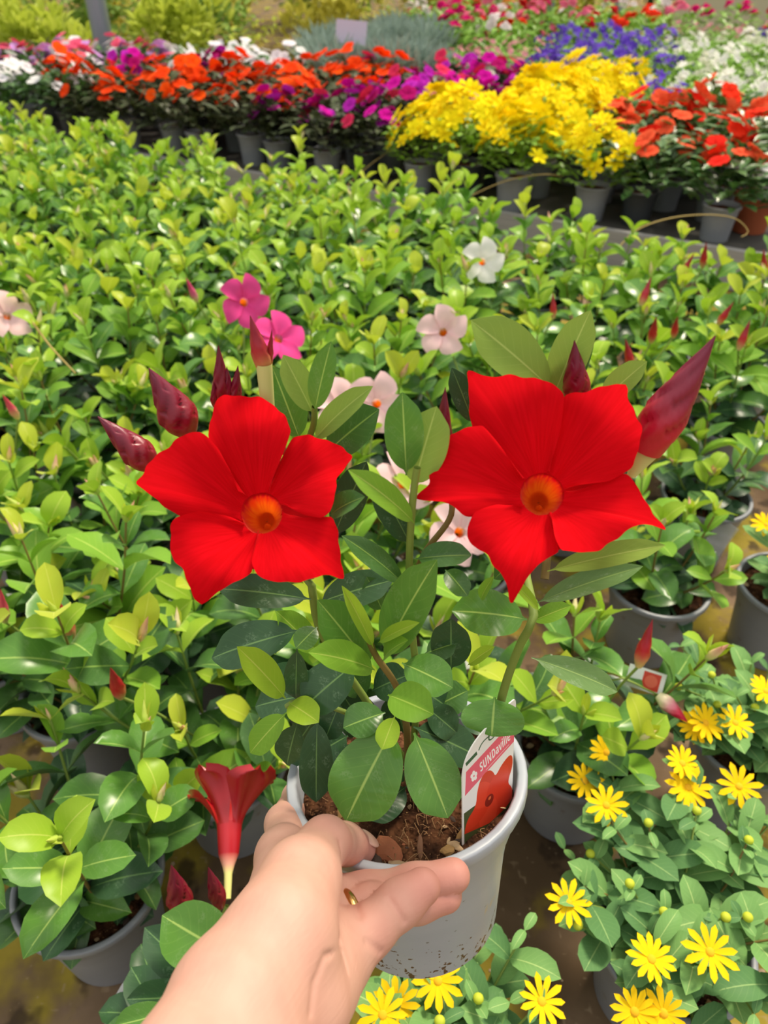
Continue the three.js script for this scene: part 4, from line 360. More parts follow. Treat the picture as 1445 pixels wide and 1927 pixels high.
// ---------- the held plant ----------
R = rng(2024);
const held = thing('potted_mandevilla', 'hand-held grey pot with a mandevilla bearing two large open scarlet flowers', 'plant', HELD.pos);
held.quaternion.set(...HELD.q);
part('pot', potGeo(0.07, 0.118, 0.05), heldPotMat, held);
part('soil', soilGeo(0.0622, 0.102, 0.003, 21, 30, 90), soilMat, held);
HELD.leaves.forEach(([bx, by, bz, tx, ty, tz, w, type, fold, curl], i) => {
  const b = V(bx, by, bz), d = V(tx, ty, tz).sub(b), len = d.length(), g = leafGeo({ W: Math.min(1.6, w / len) , fold, curl, wave: 0.03 + 0.05 * R(), nx: 8, ny: 26, petiole: 0.07, quilt: 0.035, twist: ru(-0.15, 0.15) });
  const eye = held.worldToLocal(camera.position.clone()).sub(b).normalize(), up = V(0, 0.45, 0).add(eye);
  putLeaf(held, b, d, up, len, g, LM[type]);
});
for (const [pts, r] of HELD.stems) part('stem', tube(pts.map((p) => V(...p)), r, r * 0.75, 24, 8), R() < 0.4 ? stemBrown : stemGreen, held);
for (const [bx, by, bz, tx, ty, tz, w, kind] of HELD.buds) { const p = V(bx, by, bz), d = V(tx, ty, tz).sub(p), b = part('bud', BUD[kind], budMat, held); b.position.copy(p); b.scale.set(w, d.length(), w); b.quaternion.copy(basis(d, V(0, 0, 1))); }
const tubeMat = std('calyx_tube', 0xd8d488, 0.5);
for (const [bx, by, bz, tx, ty, tz, r0, r1] of HELD.tubes) part('flower_tube', tube([V(bx, by, bz), V(tx, ty, tz)], r0, r1, 6, 12), tubeMat, held);
HELD.flowers.forEach((f, n) => {
  const g = new THREE.Group(); g.name = 'flower'; g.position.set(...f.c); g.quaternion.setFromRotationMatrix(new THREE.Matrix4().makeBasis(V(...f.x), V(...f.y), V(...f.z))); held.add(g);
  const cup = 0.017;
  f.petals.forEach((o, k) => { part('petal', petalGeo(o, f.thr, cup, { N: 90, M: 20, jag: 0.011, ph: k * 2 + n, lap: 0.0085, ruffle: 0.0016 }), PETAL.red, g); });
  const th = part('throat', throatGeo(f.thr, cup, 0.045, C3('#f23c06'), lin(0.74, 0.002, 0.008).toArray(), 72), throatMat, g);
  const cone = new THREE.ConeGeometry(0.0018, 0.009, 10); cone.rotateX(1.57); cone.translate(0.0004, -0.003, -cup - 0.0165); part('stamen', cone, std('stamen_yellow', 0xf0a020, 0.7), g);
  const tb = [[0.0064, -0.019], [0.0056, -0.022], [0.0042, -0.027], [0.0032, -0.046], [0.002, -0.05]].map(([r, z]) => new THREE.Vector2(r, z - cup)), lg = new THREE.LatheGeometry(tb, 24); lg.rotateX(1.5708); part('flower_tube', lg, tubeMat, g);
});
// stones and bark on the soil of the held pot
for (const [x, z, s, m, fl] of [[-0.012, 0.044, 0.0105, 0, 0.6], [-0.018, 0.0525, 0.0062, 3, 0.8], [-0.006, 0.0545, 0.0062, 2, 0.5], [0.021, 0.046, 0.0042, 4, 0.8]]) { const c = part('pebble', stoneGeo(Math.round(s * 1e4)), chipMat[m], held); c.position.set(x, 0.1035, z); c.scale.set(s, s * fl, s * 0.8); c.rotation.y = R() * 3; }
for (let j = 0; j < 70; j++) { const a = R() * 6.28, q = Math.sqrt(R()) * 0.058, c = part('bark_chip', pick(STONE), pick(chipMat), held), s = ru(0.0007, 0.0022); c.position.set(Math.cos(a) * q, 0.1035, Math.sin(a) * q); c.rotation.set(R(), R() * 6, R()); c.scale.set(s * ru(1, 3.5), s * 0.6, s); }
{ // root fibres on the soil: too fine to pick apart
  const gs = []; for (let j = 0; j < 160; j++) { const a = R() * 6.28, q = Math.sqrt(R()) * 0.058, x = Math.cos(a) * q, z = Math.sin(a) * q, b = R() * 6.28, l = ru(0.003, 0.009); gs.push(tube([V(x, 0.103, z), V(x + Math.cos(b) * l * 0.5, 0.1055 + ru(0, 0.002), z + Math.sin(b) * l * 0.5), V(x + Math.cos(b + 0.5) * l, 0.103, z + Math.sin(b + 0.5) * l)], 0.00028, 0.0002, 4, 4)); }
  part('root_fibre', mergeGeometries(gs), std('fibre', 0x9a7650, 0.9), held).userData.kind = 'stuff';
}

// ---------- printed plant label in the held pot ----------
{
  const T = HELD.tag.px, sx = 2000 * 5, cv = document.createElement('canvas'); cv.width = 512; cv.height = 800;
  const c = cv.getContext('2d'), X0 = -0.002, Y0 = -0.006, W0 = 0.051, H0 = 0.0765, P = ([x, y]) => [(x - X0) / W0 * 512, 800 - (y - Y0) / H0 * 800];
  c.fillStyle = '#f6f6f4'; c.fillRect(0, 0, 512, 800);
  const poly = (pts, col) => { c.fillStyle = col; c.beginPath(); pts.map(P).forEach(([x, y], i) => i ? c.lineTo(x, y) : c.moveTo(x, y)); c.closePath(); c.fill(); };
  const b = T.band; poly(b, '#f0647e');
  // wordmark set along the band, with a small flower before it
  const m0 = P([(b[0][0] + b[1][0]) / 2, (b[0][1] + b[1][1]) / 2]), m1 = P([(b[2][0] + b[3][0]) / 2, (b[2][1] + b[3][1]) / 2]), ang = Math.atan2(m1[1] - m0[1], m1[0] - m0[0]), Lb = Math.hypot(m1[0] - m0[0], m1[1] - m0[1]);
  c.save(); c.translate(...m0); c.rotate(ang); c.fillStyle = '#fff'; for (let i = 0; i < 5; i++) { c.beginPath(); c.ellipse(66 + 15 * Math.cos(i * 1.2566), 8 + 24 * Math.sin(i * 1.2566), 11, 17, 0, 0, 7); c.fill(); } c.fillStyle = '#f0647e'; c.beginPath(); c.arc(66, 8, 5, 0, 7); c.fill();
  c.fillStyle = '#fff'; c.font = 'italic bold 92px sans-serif'; const wd = c.measureText('SUNDaville').width; c.save(); c.translate(112, 32); c.scale((Lb - 172) / wd, 1); c.fillText('SUNDaville', 0, 0); c.restore();
  c.fillRect(150, 56, Lb - 230, 3); c.restore();
  // green branch emblem above the band
  c.save(); c.translate(P(b[1])[0], P(b[1])[1]); c.rotate(ang); c.strokeStyle = '#2f6247'; c.fillStyle = '#2f6247'; c.fillRect(14, -62, 88, 26); c.lineWidth = 9; c.beginPath(); c.moveTo(118, -52); c.quadraticCurveTo(150, -92, 205, -72); c.lineTo(236, -150); c.stroke(); c.beginPath(); c.ellipse(244, -62, 44, 26, -0.3, 0, 7); c.stroke(); c.font = 'bold 54px serif'; c.fillText('La', 222, -44); c.font = '30px sans-serif'; c.fillText('nature', 320, -30); c.restore();
  // flower picture
  poly(T.pic.slice(0, 3).concat([T.pic[7], T.pic[8], [0.042, -0.006], [0.0, -0.006]]), '#4c5a34'); 
  const pic = [[0.0, -0.004], [0.003, 0.012], [0.0115, 0.0165], [0.0125, 0.026], [0.016, 0.034], [0.022, 0.0355], [0.026, 0.031], [0.0275, 0.026], [0.033, 0.0315], [0.0415, 0.034], [0.0425, 0.024], [0.037, 0.0145], [0.0415, 0.008], [0.0425, -0.004]].map(P), soft = () => { c.beginPath(); pic.forEach((a, i) => { const b = pic[(i + 1) % pic.length], m = [(a[0] + b[0]) / 2, (a[1] + b[1]) / 2]; i ? c.quadraticCurveTo(...a, ...m) : c.moveTo(...m); }); c.closePath(); };
  soft(); c.fillStyle = '#d8381c'; c.fill();
  c.save(); soft(); c.clip();
  const fc = P([0.022, 0.013]); for (let i = 0; i < 5; i++) { const a = i * 1.2566 + 0.4; c.fillStyle = i % 2 ? '#e8472a' : '#e03c20'; c.beginPath(); c.ellipse(fc[0] + Math.cos(a) * 110, fc[1] + Math.sin(a) * 100, 112, 76, a, 0, 7); c.fill(); } c.fillStyle = '#8c2416'; c.beginPath(); c.ellipse(fc[0], fc[1], 36, 42, 0, 0, 7); c.fill(); c.fillStyle = '#e07040'; c.beginPath(); c.ellipse(fc[0] + 4, fc[1] - 14, 12, 12, 0, 0, 7); c.fill(); c.restore();
  const t = new THREE.CanvasTexture(cv); t.colorSpace = THREE.SRGBColorSpace;
  const sh = new THREE.Shape(); const w = 0.0438; sh.moveTo(-0.0005, -0.009); sh.lineTo(w - 0.003, -0.007); sh.lineTo(w + 0.0005, T.tr[1]); sh.quadraticCurveTo(w + 0.003, T.tip[1] + 0.001, w, T.tip[1] + 0.0012); sh.quadraticCurveTo(0.034, T.tip[1] + 0.001, 0.0225, T.cur[1]); sh.quadraticCurveTo(0.004, T.tl[1] + 0.004, 0.0022, T.l2[1] - 0.004); sh.lineTo(-0.0005, -0.009);
  const g = new THREE.ExtrudeGeometry(sh, { depth: 0.0007, bevelEnabled: false, curveSegments: 12 }), p = g.attributes.position, uv = g.attributes.uv;
  for (let i = 0; i < p.count; i++) uv.setXY(i, (p.getX(i) - X0) / W0, (p.getY(i) - Y0) / H0);
  const o = solo('plant_label', g, std('label_print', 0xffffff, 0.35, { map: t })); tag(o, 'white plant label with pink band and red flower picture stuck in held pot', 'label');
  const ml = new THREE.Matrix4().makeBasis(V(...HELD.tag.x), V(0, 1, 0), V(...HELD.tag.x).cross(V(0, 1, 0))); ml.setPosition(...HELD.tag.o);
  held.updateMatrixWorld(true); ml.premultiply(held.matrixWorld); ml.decompose(o.position, o.quaternion, o.scale);
}

// ---------- the hand ----------
function surfaceNets(f, lo, hi, cell) {
  const n = [0, 1, 2].map((i) => Math.ceil((hi[i] - lo[i]) / cell) + 1), [nx, ny, nz] = n, val = new Float32Array(nx * ny * nz), vi = new Int32Array(nx * ny * nz).fill(-1), pos = [], idx = [];
  const B = 4; // coarse skip: blocks far from the surface
  for (let z0 = 0; z0 < nz; z0 += B) for (let y0 = 0; y0 < ny; y0 += B) for (let x0 = 0; x0 < nx; x0 += B) {
    const d = f(lo[0] + (x0 + B / 2) * cell, lo[1] + (y0 + B / 2) * cell, lo[2] + (z0 + B / 2) * cell), far = Math.abs(d) > B * cell * 1.4 + 0.008;
    for (let z = z0; z < Math.min(nz, z0 + B); z++) for (let y = y0; y < Math.min(ny, y0 + B); y++) for (let x = x0; x < Math.min(nx, x0 + B); x++) val[(z * ny + y) * nx + x] = far ? d : f(lo[0] + x * cell, lo[1] + y * cell, lo[2] + z * cell);
  }
  const st = [1, nx, nx * ny];
  for (let z = 0; z < nz - 1; z++) for (let y = 0; y < ny - 1; y++) for (let x = 0; x < nx - 1; x++) {
    const b = (z * ny + y) * nx + x; let m = 0, px = 0, py = 0, pz = 0, c = 0;
    for (let k = 0; k < 8; k++) if (val[b + (k & 1) + (k >> 1 & 1) * nx + (k >> 2) * nx * ny] < 0) m |= 1 << k;
    if (m === 0 || m === 255) continue;
    for (let k = 0; k < 8; k++) for (let a = 0; a < 3; a++) if (!(k >> a & 1)) { const l = k | 1 << a; if ((m >> k & 1) !== (m >> l & 1)) { const v0 = val[b + (k & 1) + (k >> 1 & 1) * nx + (k >> 2) * nx * ny], v1 = val[b + (l & 1) + (l >> 1 & 1) * nx + (l >> 2) * nx * ny], t = v0 / (v0 - v1), q = [k & 1, k >> 1 & 1, k >> 2]; q[a] += t; px += q[0]; py += q[1]; pz += q[2]; c++; } }
    vi[b] = pos.length / 3; pos.push(lo[0] + (x + px / c) * cell, lo[1] + (y + py / c) * cell, lo[2] + (z + pz / c) * cell);
  }
  for (let z = 1; z < nz - 1; z++) for (let y = 1; y < ny - 1; y++) for (let x = 1; x < nx - 1; x++) {
    const b = (z * ny + y) * nx + x, s0 = val[b] < 0;
    for (let a = 0; a < 3; a++) { const s1 = val[b + st[a]] < 0; if (s0 === s1) continue; const u = st[(a + 1) % 3], w = st[(a + 2) % 3], q = [vi[b - u - w], vi[b - w], vi[b], vi[b - u]]; if (q.some((k) => k < 0)) continue; if (s0) idx.push(q[0], q[1], q[2], q[0], q[2], q[3]); else idx.push(q[0], q[2], q[1], q[0], q[3], q[2]); }
  }
  return [pos, idx];
}
{
  const smin = (a, b, k) => { const h = Math.max(k - Math.abs(a - b), 0) / k; return Math.min(a, b) - h * h * k * 0.25; };
  const seg = (x, y, z, a, b) => { const dx = b[0] - a[0], dy = b[1] - a[1], dz = b[2] - a[2]; let t = ((x - a[0]) * dx + (y - a[1]) * dy + (z - a[2]) * dz) / (dx * dx + dy * dy + dz * dz); t = t < 0 ? 0 : t > 1 ? 1 : t; return Math.hypot(x - a[0] - dx * t, y - a[1] - dy * t, z - a[2] - dz * t) - (a[3] + (b[3] - a[3]) * t); };
  const chain = (x, y, z, c, k) => { let d = 1; for (let i = 0; i < c.length - 1; i++) d = i ? smin(d, seg(x, y, z, c[i], c[i + 1]), k) : seg(x, y, z, c[0], c[1]); return d; };
  const body = ['arm', 'arm2', 'palm_index', 'palm_middle', 'palm_ring', 'palm_pinky', 'thenar'].map((k) => HAND[k]), fingers = ['thumb', 'index', 'middle', 'ring', 'pinky'].map((k) => HAND[k]), KF = [0.012, 0.009, 0.007, 0.007, 0.008];
  const web = [[...HAND.thumb[1].slice(0, 3), 0.008], [...HAND.index[0].slice(0, 3), 0.0095]];
  const f0 = (x, y, z) => { let p = 1; body.forEach((c) => { p = smin(p, chain(x, y, z, c, 0.01), 0.014); }); p = smin(p, seg(x, y, z, web[0], web[1]), 0.012); let d = p; fingers.forEach((c, i) => { d = Math.min(d, smin(chain(x, y, z, c, 0.006), p, KF[i])); }); return d; };
  const creases = CREASE.map((c) => c.map((p) => [...p, 0]));
  const f = (x, y, z) => { let d = f0(x, y, z); if (Math.abs(d) < 0.005) { let g = 1; for (const c of creases) for (let i = 0; i < c.length - 1; i++) g = Math.min(g, seg(x, y, z, c[i], c[i + 1])); d += 0.0009 * Math.exp(-Math.pow(g / 0.0017, 2)); } return d; };
  const all = [...body, ...fingers].flat(), lo = [0, 1, 2].map((i) => Math.min(...all.map((q) => q[i] - q[3])) - 0.006), hi = [0, 1, 2].map((i) => Math.max(...all.map((q) => q[i] + q[3])) + 0.006);
  const [pos, idx] = surfaceNets(f, lo, hi, 0.0015), nor = [], col = [], e = 0.0006, tips = [4, 3, 3, 3, 3].map((k, i) => fingers[i][k]), knuck = [HAND.thumb[2], HAND.pinky[1], HAND.pinky[2], HAND.ring[1], HAND.middle[1], HAND.palm_pinky[1]];
  for (let i = 0; i < pos.length; i += 3) {
    const [x, y, z] = [pos[i], pos[i + 1], pos[i + 2]], n = V(f(x + e, y, z) - f(x - e, y, z), f(x, y + e, z) - f(x, y - e, z), f(x, y, z + e) - f(x, y, z - e)).normalize(); nor.push(n.x, n.y, n.z);
    let red = 0; for (const t of tips) red = Math.max(red, sst(0.026, 0.006, Math.hypot(x - t[0], y - t[1], z - t[2]))); for (const t of knuck) red = Math.max(red, 0.6 * sst(0.02, 0.008, Math.hypot(x - t[0], y - t[1], z - t[2])));
    const mott = noise(x * 160 + 50, y * 160 + z * 90 + 50, 7) * 0.6 + noise(x * 420 + 80, y * 420 + z * 300 + 80, 9) * 0.4;
    col.push(...mixc(mixc([0.64, 0.365, 0.28], [0.60, 0.318, 0.245], mott), [0.66, 0.265, 0.21], red * 0.75));
  }
  const g = new THREE.BufferGeometry(); g.setAttribute('position', new THREE.Float32BufferAttribute(pos, 3)); g.setAttribute('normal', new THREE.Float32BufferAttribute(nor, 3)); g.setAttribute('color', new THREE.Float32BufferAttribute(col, 3)); const suv = []; for (let i = 0; i < pos.length; i += 3) suv.push((pos[i] + 0.35 * pos[i + 2]) * 28, (pos[i + 1] - 0.6 * pos[i + 2]) * 28); g.setAttribute('uv', new THREE.Float32BufferAttribute(suv, 2)); g.setIndex(idx);
  const skinBump = tex(256, 256, (u, v) => { const a = 255 * (0.5 * noise(u * 30, v * 30, 301, 30, 30) + 0.5 * fbm(u * 14, v * 14, 305, 14, 4)); return [a, a, a]; }, false);
  const o = solo('person', g, std('skin', 0xffffff, 0.6, { vertexColors: true, side: THREE.FrontSide, bumpMap: skinBump, bumpScale: 0.00009, sheen: 0.15, sheenColor: new THREE.Color(0xffb8a0), sheenRoughness: 0.6 })); tag(o, 'bare hand and forearm gripping the grey pot rim, thumb inside, gold ring', 'person');
  const a = V(...HAND.ring[0]), b = V(...HAND.ring[1]), rp = a.clone().lerp(b, 0.5), rr = (HAND.ring[0][3] * 0.5 + HAND.ring[1][3] * 0.5) + 0.0012, prof = []; for (let i = 0; i <= 10; i++) { const q = i / 10 * 6.2832; prof.push(new THREE.Vector2(rr + 0.0009 * Math.cos(q), 0.0022 * Math.sin(q))); }
  const ring = part('ring', new THREE.LatheGeometry(prof, 48), std('gold', 0xd8a868, 0.25, { metalness: 1 }), o); ring.position.copy(rp); ring.quaternion.copy(basis(b.clone().sub(a), V(0, 0, 1))); ring.userData.label = 'plain gold band on finger';
  const t3 = V(...HAND.thumb[3]), t4 = V(...HAND.thumb[4]), td = t4.clone().sub(t3).normalize(), nn = V(0.35, 0.9, -0.3).addScaledVector(td, -V(0.35, 0.9, -0.3).dot(td)).normalize(), ng = new THREE.SphereGeometry(1, 20, 12); ng.scale(0.0062, 0.008, 0.0016);
  const nail = part('thumb_nail', ng, std('nail', 0xe8b8a4, 0.25, { clearcoat: 0.5 }), o); nail.position.copy(t4).addScaledVector(nn, 0.0072).addScaledVector(td, -0.0005); nail.quaternion.copy(basis(td, nn));
}

// ---------- far flower pots ----------
function foliageGeo(n, r, h, len, wide, geo, y0, upright = 0.4) {
  const gs = [], m = new THREE.Matrix4();
  for (let i = 0; i < n; i++) { const a = R() * 6.28, q = Math.sqrt(R()) * r, y = y0 + R() * h * (1 - 0.4 * q / r), el = ru(-0.3, 0.3) + upright, d = V(Math.cos(a + ru(-1, 1)) * Math.cos(el), Math.sin(el), Math.sin(a + ru(-1, 1)) * Math.cos(el)), l = len * ru(0.75, 1.2), g = geo.clone(); m.compose(V(Math.cos(a) * q, y, Math.sin(a) * q), basis(d, V(0, 1, 0)), V(l * wide, l, l)); g.applyMatrix4(m); gs.push(g); }
  return mergeGeometries(gs);
}
const lowLeaf = leafGeo({ W: 0.4, fold: 0.2, curl: 0.6, nx: 2, ny: 4, petiole: 0.02 }), blade = leafGeo({ W: 0.1, fold: 0.3, curl: 0.6, nx: 2, ny: 4, petiole: 0, blunt: 0.4 });
function roundPetal(r) { return [[0.02, -0.02], [0.5, -0.52], [0.95, -0.4], [1.0, 0], [0.95, 0.4], [0.5, 0.52], [0.02, 0.02]].map(([x, y]) => [x * r, y * r]); }
const impFlowerGeo = (() => { const gs = []; for (let i = 0; i < 5; i++) { const g = petalGeo(roundPetal(0.03), 0.0008, 0.005, { N: 8, M: 3, lap: 0.002 }); g.rotateZ(i * 1.2566); gs.push(g); } return mergeGeometries(gs); })();
const starGeo = (() => { const gs = []; for (let i = 0; i < 6; i++) { const g = petalGeo([[0.1, -0.1], [0.6, -0.3], [1, -0.15], [1, 0.15], [0.6, 0.3], [0.1, 0.1]].map(([x, y]) => [x * 0.02, y * 0.02]), 0.001, 0.003, { N: 6, M: 2 }); g.rotateZ(i * 1.0472); gs.push(g); } return mergeGeometries(gs); })();
const umbelGeo = (() => { const gs = []; for (let i = 0; i < 12; i++) { const a = i * 2.4, q = 0.03 * Math.sqrt(i / 12), g = impFlowerGeo.clone(); g.scale(0.5, 0.5, 0.5); g.rotateX(-Math.sin(a) * 0.6); g.rotateY(Math.cos(a) * 0.6); g.translate(Math.cos(a) * q, Math.sin(a) * q, 0.012 - q * 0.4); gs.push(g); } return mergeGeometries(gs); })();
const fm = (n, hex) => petalMat('bloom_' + n, hex, 0.2);
const leafFar = { dark: LM.MD, bronze: leafMat('leaf_bronze', leafTex([66, 84, 48], [120, 130, 80], [86, 78, 54], { seed: 41 }), 0.4, 0.15), fresh: LM.LM, grey: leafMat('leaf_grey', leafTex([150, 170, 158], [176, 190, 180], [160, 178, 166], { seed: 43 }), 0.1, 0.2, 0.5), olive: LM.ML };
const KINDS = {
  red_orange: { short: 'orange-red impatiens', flowers: [['red_orange', 0xf4381c], ['scarlet', 0xf02c20], ['coral', 0xf4603c]], geo: impFlowerGeo, n: 8, leaf: 'dark', name: 'potted_impatiens', label: 'orange-red flowered impatiens near the end of the edging board', cat: 'plant', group: 'orange-red impatiens by the board', size: 1.12 },
  orange: { short: 'bright orange impatiens', flowers: [['orange', 0xff5a10], ['deep_orange', 0xfa4a12]], geo: impFlowerGeo, n: 13, leaf: 'bronze', name: 'potted_impatiens', label: 'bright orange impatiens in the far flower rows', cat: 'plant', group: 'orange impatiens rows', size: 0.95 },
  magenta: { short: 'magenta and pink impatiens', flowers: [['magenta', 0xd010a0], ['fuchsia', 0xb81070], ['pinkish_red', 0xe03460], ['violet_pink', 0xc028b8]], geo: impFlowerGeo, n: 13, leaf: 'bronze', name: 'potted_impatiens', label: 'magenta and pink impatiens in the far flower rows', cat: 'plant', group: 'magenta impatiens rows', size: 0.95 },
  magenta_red: { short: 'crimson and coral impatiens', flowers: [['fuchsia_b', 0xb81070], ['coral_b', 0xf4603c]], geo: impFlowerGeo, n: 8, leaf: 'bronze', name: 'potted_impatiens', label: 'mixed crimson and coral impatiens in front of the orange rows', cat: 'plant', group: 'mixed impatiens', size: 0.95 },
  yellow: { short: 'yellow star flowers', flowers: [['yellow', 0xffee1c], ['gold', 0xffe414]], geo: starGeo, n: 44, leaf: 'fresh', name: 'potted_bidens', label: 'pot of airy yellow star flowers behind the edging board', cat: 'plant', group: 'yellow star flower pots', size: 1.6, air: true },
  white: { short: 'white flowered impatiens', flowers: [['white', 0xf6f4f4], ['white_b', 0xf0ecf2]], geo: impFlowerGeo, n: 16, leaf: 'dark', name: 'potted_impatiens', label: 'white flowered impatiens at the far end of the rows', cat: 'plant', group: 'white impatiens rows', size: 0.9 },
  lilac: { short: 'lilac and rose impatiens', flowers: [['lilac', 0xd49ce0], ['rose', 0xf06488], ['white_c', 0xf4f0f4]], geo: impFlowerGeo, n: 16, leaf: 'dark', name: 'potted_impatiens', label: 'lilac and rose impatiens behind the white ones', cat: 'plant', group: 'lilac impatiens rows', size: 0.9 },
  lavender: { short: 'silvery foliage plant', flowers: [], n: 0, leaf: 'grey', name: 'potted_grey_bush', label: 'silvery grey-green foliage plant behind the orange flowers', cat: 'plant', group: 'silver foliage plants', blade: true, size: 1.1 },
  white_small: { short: 'small white flowers', flowers: [['white_d', 0xf6f4ee], ['white_e', 0xfaf8f0]], geo: starGeo, n: 18, leaf: 'fresh', name: 'potted_bacopa', label: 'pot of small white flowers behind the orange-red impatiens', cat: 'plant', group: 'small white flower pots', size: 1.15, air: true },
  violet: { short: 'violet bellflowers', flowers: [['violet', 0x6a48c8], ['blue_violet', 0x7c58d4]], geo: starGeo, n: 16, leaf: 'olive', name: 'potted_bellflower', label: 'pot of violet blue bellflowers behind the yellow flowers', cat: 'plant', group: 'violet bellflower pots', size: 1.3, air: true },
  pink_red: { short: 'geranium', flowers: [['geranium_red', 0xe02430], ['geranium_pink', 0xf07898], ['geranium_rose', 0xd81870], ['geranium_white', 0xf6eaea], ['geranium_scarlet', 0xf03a1c]], geo: umbelGeo, n: 5, leaf: 'fresh', name: 'potted_geranium', label: 'geranium with rounded red, pink or white flower heads far behind', cat: 'plant', group: 'far geranium pots', size: 1.0, tall: true, single: true },
  grassy: { short: 'airy rosy plant', flowers: [['rosy', 0xe09aa4]], geo: starGeo, n: 10, leaf: 'olive', name: 'potted_gaura', label: 'airy green plant with tiny rosy flowers in the far rows', cat: 'plant', group: 'airy green plants', size: 1, air: true },
};
R = rng(606);
const SMALLPOTS = [potMat, darkPotMat];
for (const k of Object.keys(KINDS)) {
  const K = KINDS[k]; K.mats = K.flowers.map(([n, c]) => fm(n, c)); K.temps = [];
  for (let v = 0; v < (K.single ? K.mats.length : 3); v++) {
    const g = new THREE.Group(); g.userData = { kindName: K.name }; part('pot', SPOT, SMALLPOTS[v % 2], g); part('soil', SSOIL, soilMat, g);
    const hh = K.tall ? 0.26 : 0.17; part('foliage', K.blade ? foliageGeo(220, 0.11, 0.1, 0.16, 0.7, blade, 0.1, 1.1) : foliageGeo(K.air ? 150 : 90, 0.115, hh, K.air ? 0.045 : 0.075, 1, lowLeaf, 0.11, 0.2), leafFar[K.leaf], g).userData.kind = 'stuff';
    for (let i = 0; i < K.n; i++) { const a = R() * 6.28, q = Math.sqrt(R()) * 0.125, f = part('flower', K.geo, K.single ? K.mats[v] : pick(K.mats), g); f.position.set(Math.cos(a) * q, 0.11 + hh * (1.05 - 0.45 * Math.pow(q / 0.125, 2)) + ru(-0.03, 0.03), Math.sin(a) * q); f.quaternion.setFromUnitVectors(V(0, 0, 1), V(Math.cos(a) * q * 7 + ru(-0.4, 0.4), 1, Math.sin(a) * q * 7 + 0.5 + ru(-0.3, 0.4)).normalize()); f.scale.setScalar(K.size * ru(0.85, 1.15)); }
    K.temps.push(g);
  }
}
const toneWord = ['red', 'pink', 'rose', 'white', 'scarlet'];
BACK.forEach(([x, z, k, rw, nth, on]) => {
  const K = KINDS[k], v = Math.floor(R() * K.temps.length), o = copyOf(K.temps[v], K.single ? `${toneWord[v]} geranium, ${ORD[rw]} flower row behind the board, ${ORD[nth - 1]} in it` : `${K.short}, ${ORD[rw]} flower row behind the board, ${ORD[nth - 1]} of its kind`, K.group); o.userData = { label: o.userData.label, category: K.cat, group: o.userData.group };
  o.position.set(x, on ? 0.0985 : 0, z); o.rotation.y = R() * 6.28; o.scale.setScalar(ru(0.92, 1.1)); scene.add(o);
});
{ // white impatiens in a terracotta pot at the end of the board
  const o = thing('potted_impatiens', 'white impatiens in a terracotta pot at the edge of the board', 'plant', [MISC.clay[0] + 0.03, 0.0985, MISC.clay[2] - 0.1]); part('pot', SPOT, clayMat, o).scale.set(1.15, 1, 1.15); part('soil', SSOIL, soilMat, o).scale.set(1.1, 1, 1.1); part('foliage', foliageGeo(70, 0.09, 0.1, 0.06, 1, lowLeaf, 0.1, 0.2), LM.MD, o).userData.kind = 'stuff';
  for (let i = 0; i < 7; i++) { const a = i * 2.4, q = 0.03 + 0.012 * i, f = part('flower', impFlowerGeo, KINDS.white.mats[0], o); f.position.set(Math.cos(a) * q, 0.2 - 0.02 * (i % 3), Math.sin(a) * q); f.quaternion.setFromUnitVectors(V(0, 0, 1), V(Math.cos(a), 1, 0.8).normalize()); }
}

// ---------- signs, posts, tendrils ----------
const galv = std('galvanised_steel', 0x9aa2ac, 0.45, { metalness: 0.6 });
[[-1.64, -5.1, 0.07, 'galvanised steel tunnel post beside the yellow-green shrubs'], [-0.48, -7.0, 0.05, 'slim steel tunnel post behind the pink roses'], [0.55, -7.0, 0.06, 'steel tunnel post behind the white geraniums'], [1.29, -7.0, 0.06, 'steel tunnel post in front of the dark trees'], [1.84, -7.0, 0.06, 'steel tunnel post beside the pale end wall']].forEach(([x, z, r, l]) => { const o = solo('tunnel_post', new THREE.CylinderGeometry(r * 0.8, r * 0.8, 3, 20), galv); o.position.set(x, 1.5, z); tag(o, l, 'post'); });
{
  const o = thing('price_sign', 'blank pale lilac sign on a thin stake among the orange flowers', 'sign', [-0.17, 0.098, -4.3]); part('stake', new THREE.CylinderGeometry(0.004, 0.005, 0.36, 8), std('stake_grey', 0x55585c, 0.6), o).position.y = 0.18;
  const b = part('board', new THREE.BoxGeometry(0.15, 0.1, 0.004), std('sign_card', 0xd4cce4, 0.6), o); b.position.set(0.01, 0.355, 0.006); b.rotation.set(-0.1, 0.1, -0.08);
  const q = thing('plant_label', 'small white plant label standing among the yellow flowers', 'label', [0.255, 0.098, -3.35]); const c = part('card', new THREE.BoxGeometry(0.045, 0.06, 0.002), std('card_white', 0xf6f6f6, 0.5), q); c.position.y = 0.27; part('stalk', new THREE.BoxGeometry(0.012, 0.25, 0.002), std('card_stalk', 0xf0f0f0, 0.5), q).position.y = 0.125;
}
const dry = std('dry_tendril', 0xb8a05c, 0.7);
['straw-coloured tendril arching and hooking in front of the grey pots', 'straw-coloured tendril reaching towards the yellow flowers', 'short thin tendril beside the white label among the flowers', 'thin tendril rising before the magenta flowers', 'bare tan shoot leaning in the near bed'].forEach((l, i) => { const o = solo('tendril', tube(MISC.tendrils[i].map((p) => V(...p)), 0.0019, 0.0012, 32, 6), dry); tag(o, l, 'tendril'); });

